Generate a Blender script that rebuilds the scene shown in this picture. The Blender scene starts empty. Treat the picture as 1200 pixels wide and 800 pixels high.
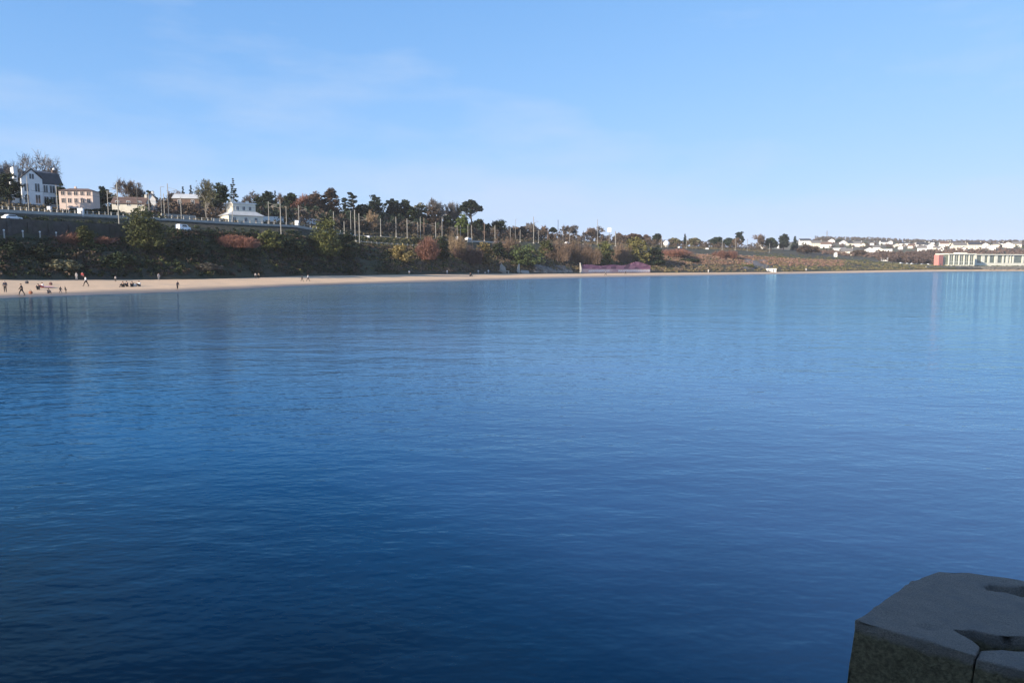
import bpy, bmesh, math, random
import numpy as np
from mathutils import Vector, Matrix
R = math.radians
# ------------------------------------------------------------------ scene basics
scn = bpy.context.scene
COL = scn.collection
F = 25.0 / 36.0 * 1200
PITCH = math.atan(88 / F)
CP, SP = math.cos(PITCH), math.sin(PITCH)
CAMZ = 5.0
SUN_EL, SUN_AZ = 18.0, 50.0            # azimuth: degrees left of straight behind the camera

def ray(px, py):
    x, y = (px - 600) / F, (400 - py) / F
    return (x, CP + y * SP, -SP + y * CP)
def at(px, py, Y):
    d = ray(px, py); t = Y / d[1]
    return Vector((d[0] * t, Y, CAMZ + d[2] * t))
def at_z(px, py, z):
    d = ray(px, py); t = (z - CAMZ) / d[2]
    return Vector((d[0] * t, d[1] * t, z))
def zpy(py, Y):
    d = ray(600, py); return CAMZ + d[2] / d[1] * Y

# ------------------------------------------------------------------ terrain profiles
COLS = {}
def colp(px, *rows):
    out = []
    for Y, v in rows:
        out.append((Y, zpy(v, Y) if v > 100 else v))
    COLS[px] = out
def wl(py): return at_z(600, py, 0.0).y
#        seabed                waterline        sand top     shoulder    bank top     road edge   road inner  rail edge    rail inner  verge       crest       behind     far foot   far crest   far back
colp(-500,(45,-3),(75,0),(98,2.2),(106,8),(113,12.5),(117,16),(122,16.2),(126,19.3),(133,19.5),(141,21.7),(170,26),(220,22),(900,10),(1500,8),(3000,-5))
colp(-150,(70,-3),(97,0),(127,2.2),(138,8),(146,12.5),(150,16.2),(157,16.2),(161,19.3),(170,19.5),(180,21.7),(212,26),(270,22),(900,10),(1500,8),(3000,-5))
colp(0,(80,-3),(wl(349.3),0),(146,328),(158,8),(167,12.5),(170,16.2),(178,16.3),(184,248),(194,19.5),(203,21.5),(240,26),(300,22),(900,10),(1500,8),(3000,-5))
colp(140,(100,-3),(wl(344.3),0),(171,327.8),(184,8),(193,12.3),(197,15.8),(206,15.9),(212,255),(222,19.6),(233,21.5),(275,27),(340,22),(900,10),(1500,8),(3000,-5))
colp(216,(110,-3),(wl(341.7),0),(185,327.4),(197,8),(203,13.8),(205,15.0),(215,15.1),(228,259),(238,19.5),(250,21.3),(300,27),(360,22),(900,10),(1500,8),(3000,-5))
colp(285,(120,-3),(wl(338.3),0),(202,325.8),(214,8),(222,14.0),(224,15.0),(234,15.2),(245,263),(252,19.6),(262,20.6),(322,27),(380,22),(900,10),(1500,8),(3000,-5))
colp(350,(140,-3),(wl(335),0),(221,323.6),(232,7.5),(241,14.0),(243,15.0),(252,15.2),(262,266),(272,19.6),(285,21.5),(342,27),(400,23),(900,10),(1500,8),(3000,-5))
colp(425,(170,-3),(wl(332.6),0),(251,322.6),(263,7.0),(276,11.5),(284,13.6),(291,14.3),(301,278),(312,18.3),(325,20.5),(374,26.5),(430,23),(900,10),(1500,8),(3000,-5))
colp(530,(200,-3),(wl(329.8),0),(306,321.2),(318,6.2),(330,10.0),(338,12.8),(344,13.8),(352,281),(364,18.5),(378,20.3),(430,26),(500,22),(900,10),(1500,8),(3000,-5))
colp(640,(240,-3),(wl(326.7),0),(372,320.4),(386,5.5),(400,10.5),(410,13.6),(416,14.6),(430,285),(444,19.2),(460,20.5),(510,25),(600,20),(950,10),(1500,8),(3000,-5))
colp(720,(280,-3),(wl(324.9),0),(420,320),(436,5.2),(458,11.5),(470,14.3),(478,15.2),(500,288),(514,19.7),(530,21),(590,24.5),(680,19),(1000,10),(1500,10),(3000,-5))
colp(800,(310,-3),(wl(323.4),0),(455,319.6),(475,5.2),(510,10.5),(540,14),(550,15),(580,291),(596,19.6),(620,20.5),(700,24.5),(800,19),(1050,12),(1500,20),(3000,-5))
colp(860,(340,-3),(wl(322.4),0),(490,319.2),(510,4.8),(555,10.5),(585,14),(600,15),(632,293.3),(650,19.3),(680,20.5),(770,25),(900,20),(1080,20),(1480,36),(3000,0))
colp(940,(390,-3),(wl(321.1),0),(545,318.5),(565,4.2),(610,8.6),(645,11.5),(660,12.5),(700,298.5),(720,16.3),(760,18.5),(860,24),(950,25),(1100,32),(1450,281),(2600,20))
colp(1000,(430,-3),(wl(320.2),0),(590,317.4),(612,3.9),(650,7.4),(690,10),(705,10.5),(740,302.5),(760,13.4),(800,15),(880,18),(960,22),(1100,32),(1500,281),(2600,20))
colp(1060,(500,-3),(wl(318.9),0),(640,316.5),(655,3.3),(680,5.3),(710,6.5),(720,6.7),(740,7.2),(760,8),(800,10),(880,17),(960,22),(1100,33),(1500,284),(2600,20))
colp(1110,(540,-3),(wl(318.2),0),(690,316),(703,3.4),(713,4.6),(722,5),(740,5.2),(760,5.6),(785,6.4),(820,10),(900,20),(980,26),(1120,38),(1500,285),(2600,20))
colp(1142,(580,-3),(wl(317.9),0),(720,1.5),(727,3.4),(734,4.6),(738,5),(756,5.2),(776,5.6),(800,6.4),(840,10),(920,20),(1000,26),(1125,38),(1500,285),(2600,20))
colp(1200,(640,-3),(735,0),(741,1.4),(746,3.2),(751,4.5),(756,5),(772,5.2),(790,5.6),(808,6.4),(850,10),(950,22),(1040,28),(1150,38),(1500,285.5),(2600,20))
colp(1400,(700,-3),(790,0),(797,1.4),(803,3.2),(809,4.5),(815,5),(832,5.2),(850,5.6),(870,6.4),(910,10),(1000,22),(1080,28),(1190,38),(1500,286),(2600,20))
colp(1900,(900,-3),(990,0),(998,1.4),(1005,3.2),(1012,4.5),(1020,5),(1040,5.2),(1060,5.6),(1080,6.4),(1115,10),(1170,22),(1220,28),(1300,38),(1560,45),(2600,20))
CK = sorted(COLS)
CU = np.array([(p - 600) / F * CP for p in CK])
CY = np.array([[r[0] for r in COLS[p]] for p in CK])
CZ = np.array([[r[1] for r in COLS[p]] for p in CK])
NR = CY.shape[1]
def prof(u):
    ys = np.array([np.interp(u, CU, CY[:, k]) for k in range(NR)])
    zs = np.array([np.interp(u, CU, CZ[:, k]) for k in range(NR)])
    return ys, zs
def lump(x, y):
    return (math.sin(x * .31 + 1.3 * math.sin(y * .11)) + math.sin(y * .27 + 2.1 * math.sin(x * .17)) + .6 * math.sin(x * .83 + y * .61)) * .28
def gz(X, Y):
    ys, zs = prof(X / Y)
    return float(np.interp(Y, ys, zs))
def rowY(px, k):
    """depth of the profile row k (fractional) above image column px"""
    ys, zs = prof((px - 600) / F * CP)
    return float(np.interp(k, range(NR), ys))
def spot(px, k, py=300):
    Y = rowY(px, k); p = at(px, py, Y); p.z = gz(p.x, p.y); return p
def findY(px, py, y0=880.0):
    Y = y0
    while Y < 1490:
        p = at(px, py, Y)
        if gz(p.x, Y) >= p.z: break
        Y += 4
    return Y

# ------------------------------------------------------------------ materials
MATS = {}
def nt(name):
    m = bpy.data.materials.new(name); m.use_nodes = True
    n = m.node_tree; b = n.nodes['Principled BSDF']
    return m, n, b
def mix_rgb(n, fac, a, b):
    x = n.nodes.new('ShaderNodeMix'); x.data_type = 'RGBA'
    for s, v in ((x.inputs[0], fac), (x.inputs[6], a), (x.inputs[7], b)):
        if hasattr(v, 'is_linked'): n.links.new(v, s)
        elif isinstance(v, (int, float)): s.default_value = v
        else: s.default_value = (*v, 1)
    return x.outputs[2]
def ramp(n, src, lo, hi):
    r = n.nodes.new('ShaderNodeMapRange'); r.inputs[1].default_value = lo; r.inputs[2].default_value = hi
    n.links.new(src, r.inputs[0]); return r.outputs[0]
def noise(n, scale, detail=4, co='Object', vec=None, rough=.6):
    t = n.nodes.new('ShaderNodeTexNoise'); t.inputs['Scale'].default_value = scale; t.inputs['Detail'].default_value = detail
    t.inputs['Roughness'].default_value = rough
    if vec is None:
        c = n.nodes.new('ShaderNodeTexCoord'); vec = c.outputs[co]
    n.links.new(vec, t.inputs['Vector']); return t.outputs['Fac']
def mat(name, c1, c2=None, scale=1.5, rough=.8, bump=0.0, metal=0.0, c3=None, s3=.3, lo=.35, hi=.65):
    if name in MATS: return MATS[name]
    m, n, b = nt(name)
    c2 = c2 or tuple(v * .75 for v in c1)
    f = noise(n, scale)
    col = mix_rgb(n, ramp(n, f, lo, hi), c1, c2)
    if c3:
        f3 = noise(n, s3, 3); col = mix_rgb(n, ramp(n, f3, .48, .66), col, c3)
    n.links.new(col, b.inputs['Base Color'])
    b.inputs['Roughness'].default_value = rough; b.inputs['Metallic'].default_value = metal
    if bump:
        bp = n.nodes.new('ShaderNodeBump'); bp.inputs['Strength'].default_value = bump; bp.inputs['Distance'].default_value = .05
        n.links.new(noise(n, scale * 6, 6), bp.inputs['Height']); n.links.new(bp.outputs[0], b.inputs['Normal'])
    MATS[name] = m; return m
def leafmat(name, c1, c2, c3=None, trans=0.0):
    """foliage: every leaf or twig its own tint between two colours, whole plants vary a little"""
    if name in MATS: return MATS[name]
    m, n, b = nt(name)
    g = n.nodes.new('ShaderNodeNewGeometry')
    col = mix_rgb(n, g.outputs['Random Per Island'], c1, c2)
    if c3: col = mix_rgb(n, ramp(n, noise(n, .35, 3), .45, .65), col, c3)
    o = n.nodes.new('ShaderNodeObjectInfo'); h = n.nodes.new('ShaderNodeHueSaturation')
    mr = n.nodes.new('ShaderNodeMapRange'); mr.inputs[3].default_value = .75; mr.inputs[4].default_value = 1.25
    n.links.new(o.outputs['Random'], mr.inputs[0]); n.links.new(mr.outputs[0], h.inputs['Value']); n.links.new(col, h.inputs['Color'])
    n.links.new(h.outputs[0], b.inputs['Base Color']); b.inputs['Roughness'].default_value = .75
    b.inputs['Specular IOR Level'].default_value = .25
    MATS[name] = m; return m

DKGREEN = leafmat('dark_evergreen_leaf', (.011, .019, .009), (.034, .050, .018))
OLIVE = leafmat('olive_evergreen_leaf', (.045, .055, .016), (.13, .135, .042))
PINE = leafmat('pine_needle', (.012, .022, .016), (.035, .052, .03))
BRIGHT = leafmat('fresh_green_leaf', (.09, .13, .03), (.16, .2, .06))
TWIGB = leafmat('brown_twig', (.10, .065, .045), (.22, .155, .11))
TWIGG = leafmat('grey_twig', (.075, .064, .058), (.17, .145, .13))
TWIGR = leafmat('reddish_twig', (.16, .07, .05), (.30, .15, .11))
OCHRE = leafmat('ochre_leaf', (.14, .105, .035), (.24, .19, .08))
IVY = leafmat('ivy_twig', (.10, .10, .05), (.2, .175, .10))
BRAMB = leafmat('bramble_stem', (.045, .033, .022), (.12, .082, .055))
DRYG = leafmat('dry_grass_blade', (.13, .115, .05), (.25, .2, .10))
GREENG = leafmat('green_grass_blade', (.06, .068, .03), (.135, .135, .062))
BARK = mat('bark', (.11, .085, .065), (.06, .045, .035), 3, .9)
PALEBARK = mat('pale_bark', (.32, .29, .25), (.2, .18, .15), 3, .9)
WHITE = mat('white_render', (.78, .77, .74), (.68, .67, .64), .6, .8)
CREAM = mat('cream_render', (.74, .68, .56), (.64, .59, .49), .6, .8)
PEACH = mat('peach_render', (.62, .49, .42), (.56, .44, .375), .5, .85)
GREYW = mat('grey_render', (.22, .24, .26), (.16, .18, .20), .5, .85)
SLATE = mat('slate_roof', (.055, .058, .065), (.035, .037, .042), 1.2, .6, .3)
BROWNR = mat('brown_tile_roof', (.16, .10, .075), (.11, .07, .055), 1.0, .8, .3)
GREYR = mat('grey_tile_roof', (.17, .16, .155), (.12, .115, .11), 1.0, .75, .3)
PALER = mat('pale_metal_roof', (.55, .55, .53), (.47, .47, .46), .7, .5)
MASON = mat('old_masonry', (.075, .07, .066), (.035, .035, .034), .8, .9, .6, c3=(.04, .05, .03), s3=.18)
CONC = mat('pale_concrete', (.42, .40, .36), (.33, .31, .28), .8, .85, .2)
POLEM = mat('galvanised_mast', (.29, .275, .245), (.20, .19, .17), .9, .6)
DARKM = mat('dark_metal', (.05, .05, .05), (.03, .03, .03), 2, .5)
BROWNP = mat('rusty_mast', (.22, .15, .11), (.15, .10, .08), 2, .8)
WHITEP = mat('white_paint', (.82, .82, .82), (.76, .76, .76), .4, .35)
REDP = mat('coral_red_panel', (.52, .20, .17), (.46, .17, .15), .5, .6)
GLASS = None
def glassmat():
    m, n, b = nt('dark_glass')
    b.inputs['Base Color'].default_value = (.03, .04, .05, 1); b.inputs['Roughness'].default_value = .08
    f = noise(n, .7, 2); c = mix_rgb(n, f, (.02, .025, .03), (.07, .08, .085)); n.links.new(c, b.inputs['Base Color'])
    return m
GLASS = glassmat()
TYRE = mat('tyre_rubber', (.03, .03, .03), (.02, .02, .02), 4, .8)

# ------------------------------------------------------------------ object helpers
def tag(o, label=None, cat=None, group=None, kind=None):
    for k, v in (('label', label), ('category', cat), ('group', group), ('kind', kind)):
        if v: o[k] = v
    return o
def empty(name, loc, label, cat, group=None, rz=0.0):
    o = bpy.data.objects.new(name, None); COL.objects.link(o); o.location = loc; o.rotation_euler = (0, 0, rz)
    o.empty_display_size = .3
    return tag(o, label, cat, group)
def mk(name, verts, faces, m, parent=None, smooth=False):
    me = bpy.data.meshes.new(name)
    if isinstance(verts, np.ndarray):
        nv, nf, k = len(verts), len(faces), faces.shape[1]
        me.vertices.add(nv); me.vertices.foreach_set('co', verts.astype(np.float32).ravel())
        me.loops.add(nf * k); me.loops.foreach_set('vertex_index', faces.astype(np.int32).ravel())
        me.polygons.add(nf); me.polygons.foreach_set('loop_start', np.arange(0, nf * k, k, dtype=np.int32))
        me.update(calc_edges=True)
    else:
        me.from_pydata([tuple(v) for v in verts], [], faces); me.update()
    for mm in (m if isinstance(m, (list, tuple)) else [m]): me.materials.append(mm)
    if smooth: me.polygons.foreach_set('use_smooth', [True] * len(me.polygons))
    o = bpy.data.objects.new(name, me); COL.objects.link(o)
    if parent is not None: o.parent = parent
    return o
class MB:
    def __init__(s): s.v = []; s.f = []
    def poly(s, pts, faces):
        b = len(s.v); s.v += [Vector(p) for p in pts]; s.f += [tuple(b + i for i in f) for f in faces]; return s
    def box(s, x0, x1, y0, y1, z0, z1):
        return s.poly([(x0, y0, z0), (x1, y0, z0), (x1, y1, z0), (x0, y1, z0), (x0, y0, z1), (x1, y0, z1), (x1, y1, z1), (x0, y1, z1)],
                      [(0, 3, 2, 1), (4, 5, 6, 7), (0, 1, 5, 4), (1, 2, 6, 5), (2, 3, 7, 6), (3, 0, 4, 7)])
    def tube(s, pts, rs, n=6, cap=True):
        pts = [Vector(p) for p in pts]
        if not isinstance(rs, (list, tuple)): rs = [rs] * len(pts)
        b = len(s.v)
        for i, p in enumerate(pts):
            d = (pts[min(i + 1, len(pts) - 1)] - pts[max(i - 1, 0)]).normalized()
            a = d.orthogonal().normalized() if abs(d.z) < .9 else Vector((1, 0, 0)).cross(d).normalized()
            c = d.cross(a)
            for k in range(n):
                t = 2 * math.pi * k / n + math.pi / n
                s.v.append(p + (a * math.cos(t) + c * math.sin(t)) * rs[i])
        for i in range(len(pts) - 1):
            for k in range(n):
                k2 = (k + 1) % n
                s.f.append((b + i * n + k, b + i * n + k2, b + (i + 1) * n + k2, b + (i + 1) * n + k))
        if cap:
            s.f.append(tuple(b + k for k in range(n))[::-1]); e = b + (len(pts) - 1) * n
            s.f.append(tuple(e + k for k in range(n)))
        return s
    def ball(s, c, rx, ry, rz, nu=8, nv=6):
        b = len(s.v)
        for j in range(nv + 1):
            th = math.pi * j / nv
            for i in range(nu):
                ph = 2 * math.pi * i / nu
                s.v.append(Vector((c[0] + rx * math.sin(th) * math.cos(ph), c[1] + ry * math.sin(th) * math.sin(ph), c[2] + rz * math.cos(th))))
        for j in range(nv):
            for i in range(nu):
                i2 = (i + 1) % nu
                s.f.append((b + j * nu + i, b + (j + 1) * nu + i, b + (j + 1) * nu + i2, b + j * nu + i2))
        return s
    def build(s, name, m, parent=None, smooth=False): return mk(name, s.v, s.f, m, parent, smooth)
def copy_tree(o, parent=None):
    c = o.copy(); COL.objects.link(c); c.parent = parent
    for ch in list(o.children): copy_tree(ch, c)
    return c

# ------------------------------------------------------------------ ground sheets
us = np.concatenate([np.linspace(CU[0], -.75, 60), np.linspace(-.75, .75, 420)[1:], np.linspace(.75, CU[-1], 50)[1:]])
SUB = {0: 3, 1: 8, 2: 6, 3: 5, 4: 3, 5: 2, 6: 4, 7: 2, 8: 3, 9: 5, 10: 5, 11: 5, 12: 14, 13: 6}
def sheet(name, k0, k1, m, kind='structure', lift=0.0, rough=1.0):
    ks = [k0]
    for k in range(k0, k1):
        ks += [k + (i + 1) / SUB[k] for i in range(SUB[k])]
    V = np.zeros((len(us), len(ks), 3))
    for i, u in enumerate(us):
        ys, zs = prof(u)
        Y = np.interp(ks, range(NR), ys); Z = np.interp(ks, range(NR), zs)
        V[i, :, 0] = u * Y; V[i, :, 1] = Y
        for j, k in enumerate(ks):
            amp = 0
            if 2 < k < 5: amp = .9 * min(1, (k - 2) * 1.5, (5 - k) * 2)
            elif 9 < k: amp = min(1.2, (k - 9))
            elif 1 < k < 2: amp = .12 * (1 - abs(2 * k - 3))
            V[i, j, 2] = Z[j] + amp * rough * lump(u * Y[j], Y[j]) + lift
    n, mm = len(us), len(ks)
    idx = np.arange(n * mm).reshape(n, mm)
    Fc = np.stack([idx[:-1, :-1], idx[1:, :-1], idx[1:, 1:], idx[:-1, 1:]], -1).reshape(-1, 4)
    o = mk(name, V.reshape(-1, 3), Fc, m, None, True)
    return tag(o, kind=kind)

def sandmat():
    m, n, b = nt('beach_sand')
    c = mix_rgb(n, ramp(n, noise(n, .5, 6), .3, .7), (.69, .475, .295), (.61, .415, .255))
    c = mix_rgb(n, ramp(n, noise(n, .09, 3), .55, .75), c, (.52, .37, .245))
    g = n.nodes.new('ShaderNodeNewGeometry'); sx = n.nodes.new('ShaderNodeSeparateXYZ'); n.links.new(g.outputs['Position'], sx.inputs[0])
    # wet band by the water line: wet sand is darker wherever the light stands
    ad = n.nodes.new('ShaderNodeMath'); ad.operation = 'ADD'; n.links.new(sx.outputs[2], ad.inputs[0])
    mu = n.nodes.new('ShaderNodeMath'); mu.operation = 'MULTIPLY'; mu.inputs[1].default_value = .35
    n.links.new(noise(n, .15, 3), mu.inputs[0]); n.links.new(mu.outputs[0], ad.inputs[1])
    w = ramp(n, ad.outputs[0], .30, .72)
    c = mix_rgb(n, w, (.20, .15, .105), c)
    # strand line of weed
    n.links.new(c, b.inputs['Base Color'])
    rr = n.nodes.new('ShaderNodeMapRange'); n.links.new(w, rr.inputs[0]); rr.inputs[3].default_value = .35; rr.inputs[4].default_value = .95
    n.links.new(rr.outputs[0], b.inputs['Roughness'])
    bp = n.nodes.new('ShaderNodeBump'); bp.inputs['Strength'].default_value = .5; bp.inputs['Distance'].default_value = .12
    n.links.new(noise(n, 1.6, 5), bp.inputs['Height']); n.links.new(bp.outputs[0], b.inputs['Normal'])
    return m
def hillmat():
    m, n, b = nt('scrub_hillside')
    c = mix_rgb(n, ramp(n, noise(n, .35, 6), .4, .6), (.022, .024, .012), (.06, .046, .03))
    c = mix_rgb(n, ramp(n, noise(n, .03, 4), .45, .6), c, (.04, .046, .02))
    n.links.new(c, b.inputs['Base Color']); b.inputs['Roughness'].default_value = .95
    bp = n.nodes.new('ShaderNodeBump'); bp.inputs['Strength'].default_value = .9; bp.inputs['Distance'].default_value = .6
    n.links.new(noise(n, 1.2, 6), bp.inputs['Height']); n.links.new(bp.outputs[0], b.inputs['Normal'])
    return m
def farmat():
    m, n, b = nt('far_hill_ground')
    c = mix_rgb(n, ramp(n, noise(n, .05, 5), .4, .6), (.10, .085, .055), (.075, .09, .04))
    c = mix_rgb(n, ramp(n, noise(n, .02, 3), .5, .62), c, (.12, .08, .06))
    n.links.new(c, b.inputs['Base Color']); b.inputs['Roughness'].default_value = .95
    return m
ASPH = mat('asphalt', (.055, .055, .055), (.04, .04, .04), 2, .85)
BALL = mat('track_ballast', (.2, .18, .16), (.13, .12, .11), 3, .95, .6)
sheet('beach', 0, 2, sandmat())
HM = hillmat()
sheet('hillside', 2, 5, HM)
sheet('road', 5, 6, ASPH)
sheet('road_bank', 6, 7, HM)
sheet('railway_bed', 7, 8, BALL)
sheet('hill_crest', 8, 11, HM)
sheet('far_hill', 11, 14, farmat())

# ------------------------------------------------------------------ sea
def wave_group():
    g = bpy.data.node_groups.new('wave_height', 'ShaderNodeTree')
    g.interface.new_socket('Vector', in_out='INPUT', socket_type='NodeSocketVector')
    g.interface.new_socket('Height', in_out='OUTPUT', socket_type='NodeSocketFloat')
    i = g.nodes.new('NodeGroupInput'); o = g.nodes.new('NodeGroupOutput')
    tot = None
    # (rotation, x stretch, frequency, amplitude in metres, detail)
    for rot, st, fr, am, de in WAVES:
        mp = g.nodes.new('ShaderNodeMapping'); mp.inputs['Rotation'].default_value = (0, 0, R(rot)); mp.inputs['Scale'].default_value = (fr * st, fr, fr)
        g.links.new(i.outputs[0], mp.inputs[0])
        t = g.nodes.new('ShaderNodeTexNoise'); t.inputs['Scale'].default_value = 1; t.inputs['Detail'].default_value = de; t.inputs['Roughness'].default_value = .5
        g.links.new(mp.outputs[0], t.inputs['Vector'])
        mu = g.nodes.new('ShaderNodeMath'); mu.operation = 'MULTIPLY'; mu.inputs[1].default_value = am; g.links.new(t.outputs['Fac'], mu.inputs[0])
        if tot is None: tot = mu.outputs[0]
        else:
            ad = g.nodes.new('ShaderNodeMath'); ad.operation = 'ADD'; g.links.new(tot, ad.inputs[0]); g.links.new(mu.outputs[0], ad.inputs[1]); tot = ad.outputs[0]
    g.links.new(tot, o.inputs[0]); return g
WAVES = [(12, .35, .22, .08, 1), (-26, .5, .8, .045, 1), (-34, .5, 2.4, .032, 2), (16, .6, 7.5, .010, 1)]
WAVE_GAIN = .95
def seamat():
    m, n, b = nt('sea_water')
    g = wave_group(); L = n.links.new
    geo = n.nodes.new('ShaderNodeNewGeometry'); P = geo.outputs['Position']
    def gnode(off):
        ng = n.nodes.new('ShaderNodeGroup'); ng.node_tree = g
        if off is None: L(P, ng.inputs[0])
        else:
            va = n.nodes.new('ShaderNodeVectorMath'); va.operation = 'ADD'; va.inputs[1].default_value = off; L(P, va.inputs[0]); L(va.outputs[0], ng.inputs[0])
        return ng.outputs[0]
    E = .03
    h0, hx, hy = gnode(None), gnode((E, 0, 0)), gnode((0, E, 0))
    # wind patches: broad streaks of rougher and calmer water
    mp = n.nodes.new('ShaderNodeMapping'); mp.inputs['Scale'].default_value = (.009, .03, 1); mp.inputs['Rotation'].default_value = (0, 0, R(-14)); L(P, mp.inputs[0])
    pt = noise(n, 1, 3, vec=mp.outputs[0])
    mr = n.nodes.new('ShaderNodeMapRange'); mr.inputs[1].default_value = .35; mr.inputs[2].default_value = .65; mr.inputs[3].default_value = .7; mr.inputs[4].default_value = 1.15; L(pt, mr.inputs[0])
    def slope(h):
        s = n.nodes.new('ShaderNodeMath'); s.operation = 'SUBTRACT'; L(h0, s.inputs[0]); L(h, s.inputs[1])
        d = n.nodes.new('ShaderNodeMath'); d.operation = 'MULTIPLY'; d.inputs[1].default_value = WAVE_GAIN / E; L(s.outputs[0], d.inputs[0])
        e = n.nodes.new('ShaderNodeMath'); e.operation = 'MULTIPLY'; L(d.outputs[0], e.inputs[0]); L(mr.outputs[0], e.inputs[1])
        return e.outputs[0]
    sx0 = n.nodes.new('ShaderNodeSeparateXYZ'); L(P, sx0.inputs[0])
    wx_ = n.nodes.new('ShaderNodeMath'); wx_.operation = 'MULTIPLY_ADD'; wx_.inputs[1].default_value = .9; L(sx0.outputs[0], wx_.inputs[0]); L(sx0.outputs[1], wx_.inputs[2])
    wr_ = n.nodes.new('ShaderNodeMapRange'); wr_.inputs[1].default_value = 40; wr_.inputs[2].default_value = 260; wr_.inputs[3].default_value = 1; wr_.inputs[4].default_value = 3.0; L(wx_.outputs[0], wr_.inputs[0])
    mm_ = n.nodes.new('ShaderNodeMath'); mm_.operation = 'MULTIPLY'; L(mr.outputs[0], mm_.inputs[0]); L(wr_.outputs[0], mm_.inputs[1]); mr = mm_   # the open bay is windier than the lee of the bank
    cx = n.nodes.new('ShaderNodeCombineXYZ'); L(slope(hx), cx.inputs[0]); L(slope(hy), cx.inputs[1]); cx.inputs[2].default_value = 1
    no = n.nodes.new('ShaderNodeVectorMath'); no.operation = 'NORMALIZE'; L(cx.outputs[0], no.inputs[0])
    # darker near and leftwards: vignette, shade and bank reflection put into the water's colour
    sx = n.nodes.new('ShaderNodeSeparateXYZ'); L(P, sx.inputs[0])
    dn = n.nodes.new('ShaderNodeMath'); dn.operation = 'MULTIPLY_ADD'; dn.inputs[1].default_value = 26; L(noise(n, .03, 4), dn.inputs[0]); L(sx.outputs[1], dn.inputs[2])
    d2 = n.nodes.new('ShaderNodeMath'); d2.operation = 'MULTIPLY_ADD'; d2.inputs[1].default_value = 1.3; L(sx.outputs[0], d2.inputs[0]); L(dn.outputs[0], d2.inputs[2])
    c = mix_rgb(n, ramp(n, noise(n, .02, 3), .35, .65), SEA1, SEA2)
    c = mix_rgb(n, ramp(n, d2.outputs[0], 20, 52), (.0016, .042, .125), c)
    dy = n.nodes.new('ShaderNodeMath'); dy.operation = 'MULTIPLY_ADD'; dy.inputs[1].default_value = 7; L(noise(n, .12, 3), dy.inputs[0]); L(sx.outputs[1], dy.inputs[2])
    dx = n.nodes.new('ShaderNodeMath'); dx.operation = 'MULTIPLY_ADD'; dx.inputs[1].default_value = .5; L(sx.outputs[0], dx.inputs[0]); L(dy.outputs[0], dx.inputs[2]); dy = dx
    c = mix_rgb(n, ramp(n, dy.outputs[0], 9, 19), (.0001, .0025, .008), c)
    n.nodes.remove(b); out = n.nodes['Material Output']
    df = n.nodes.new('ShaderNodeBsdfDiffuse'); L(c, df.inputs['Color'])
    gl = n.nodes.new('ShaderNodeBsdfGlossy'); gl.inputs['Color'].default_value = (.48, .83, .97, 1); gl.inputs['Roughness'].default_value = .08; L(no.outputs[0], gl.inputs['Normal'])
    fr = n.nodes.new('ShaderNodeFresnel'); fr.inputs['IOR'].default_value = 1.27; L(no.outputs[0], fr.inputs['Normal'])
    mx = n.nodes.new('ShaderNodeMixShader'); L(fr.outputs[0], mx.inputs[0]); L(df.outputs[0], mx.inputs[1]); L(gl.outputs[0], mx.inputs[2]); L(mx.outputs[0], out.inputs['Surface'])
    return m
SEA1, SEA2 = (.10, .15, .25), (.125, .17, .275)
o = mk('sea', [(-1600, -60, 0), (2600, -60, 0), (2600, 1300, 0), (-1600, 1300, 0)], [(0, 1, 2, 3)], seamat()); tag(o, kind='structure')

# ------------------------------------------------------------------ plants
rng = np.random.default_rng(7)
def quads(P, size, up=.3, el=1.6, g=rng):
    """random little quads (leaves) at the points P"""
    N = len(P)
    a = g.normal(size=(N, 3)); a[:, 2] *= .8; a /= np.linalg.norm(a, axis=1)[:, None]
    b = g.normal(size=(N, 3)); b -= a * (a * b).sum(1)[:, None]; b /= np.linalg.norm(b, axis=1)[:, None]
    s = size * (.55 + .9 * g.random(N))[:, None]
    a = a * s * el * .5; b = b * s * .5
    V = np.stack([P - a, P + b * .9, P + a, P - b * .9], 1).reshape(-1, 3)
    return V, np.arange(N * 4).reshape(N, 4)
def blobs(cents, rads, per, size, g=rng, flat=.8):
    c = np.repeat(np.array(cents), per, 0); r = np.repeat(np.array(rads), per)
    d = g.normal(size=(len(c), 3)); d /= np.linalg.norm(d, axis=1)[:, None]
    P = c + d * (r * g.random(len(c)) ** .4)[:, None] * np.array([1, 1, flat])
    return quads(P, size, g=g)
def ell_centres(n, w, h, zc, g, inner=.45, taper=0.0):
    d = g.normal(size=(n, 3)); d /= np.linalg.norm(d, axis=1)[:, None]
    rr = inner + (1 - inner) * g.random(n)
    P = d * rr[:, None] * np.array([w / 2, w / 2, h / 2])
    if taper: P[:, :2] *= (1 - taper * (P[:, 2] / h + .5))[:, None]
    P[:, 2] += zc
    return P
D_ = [200.0]
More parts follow.
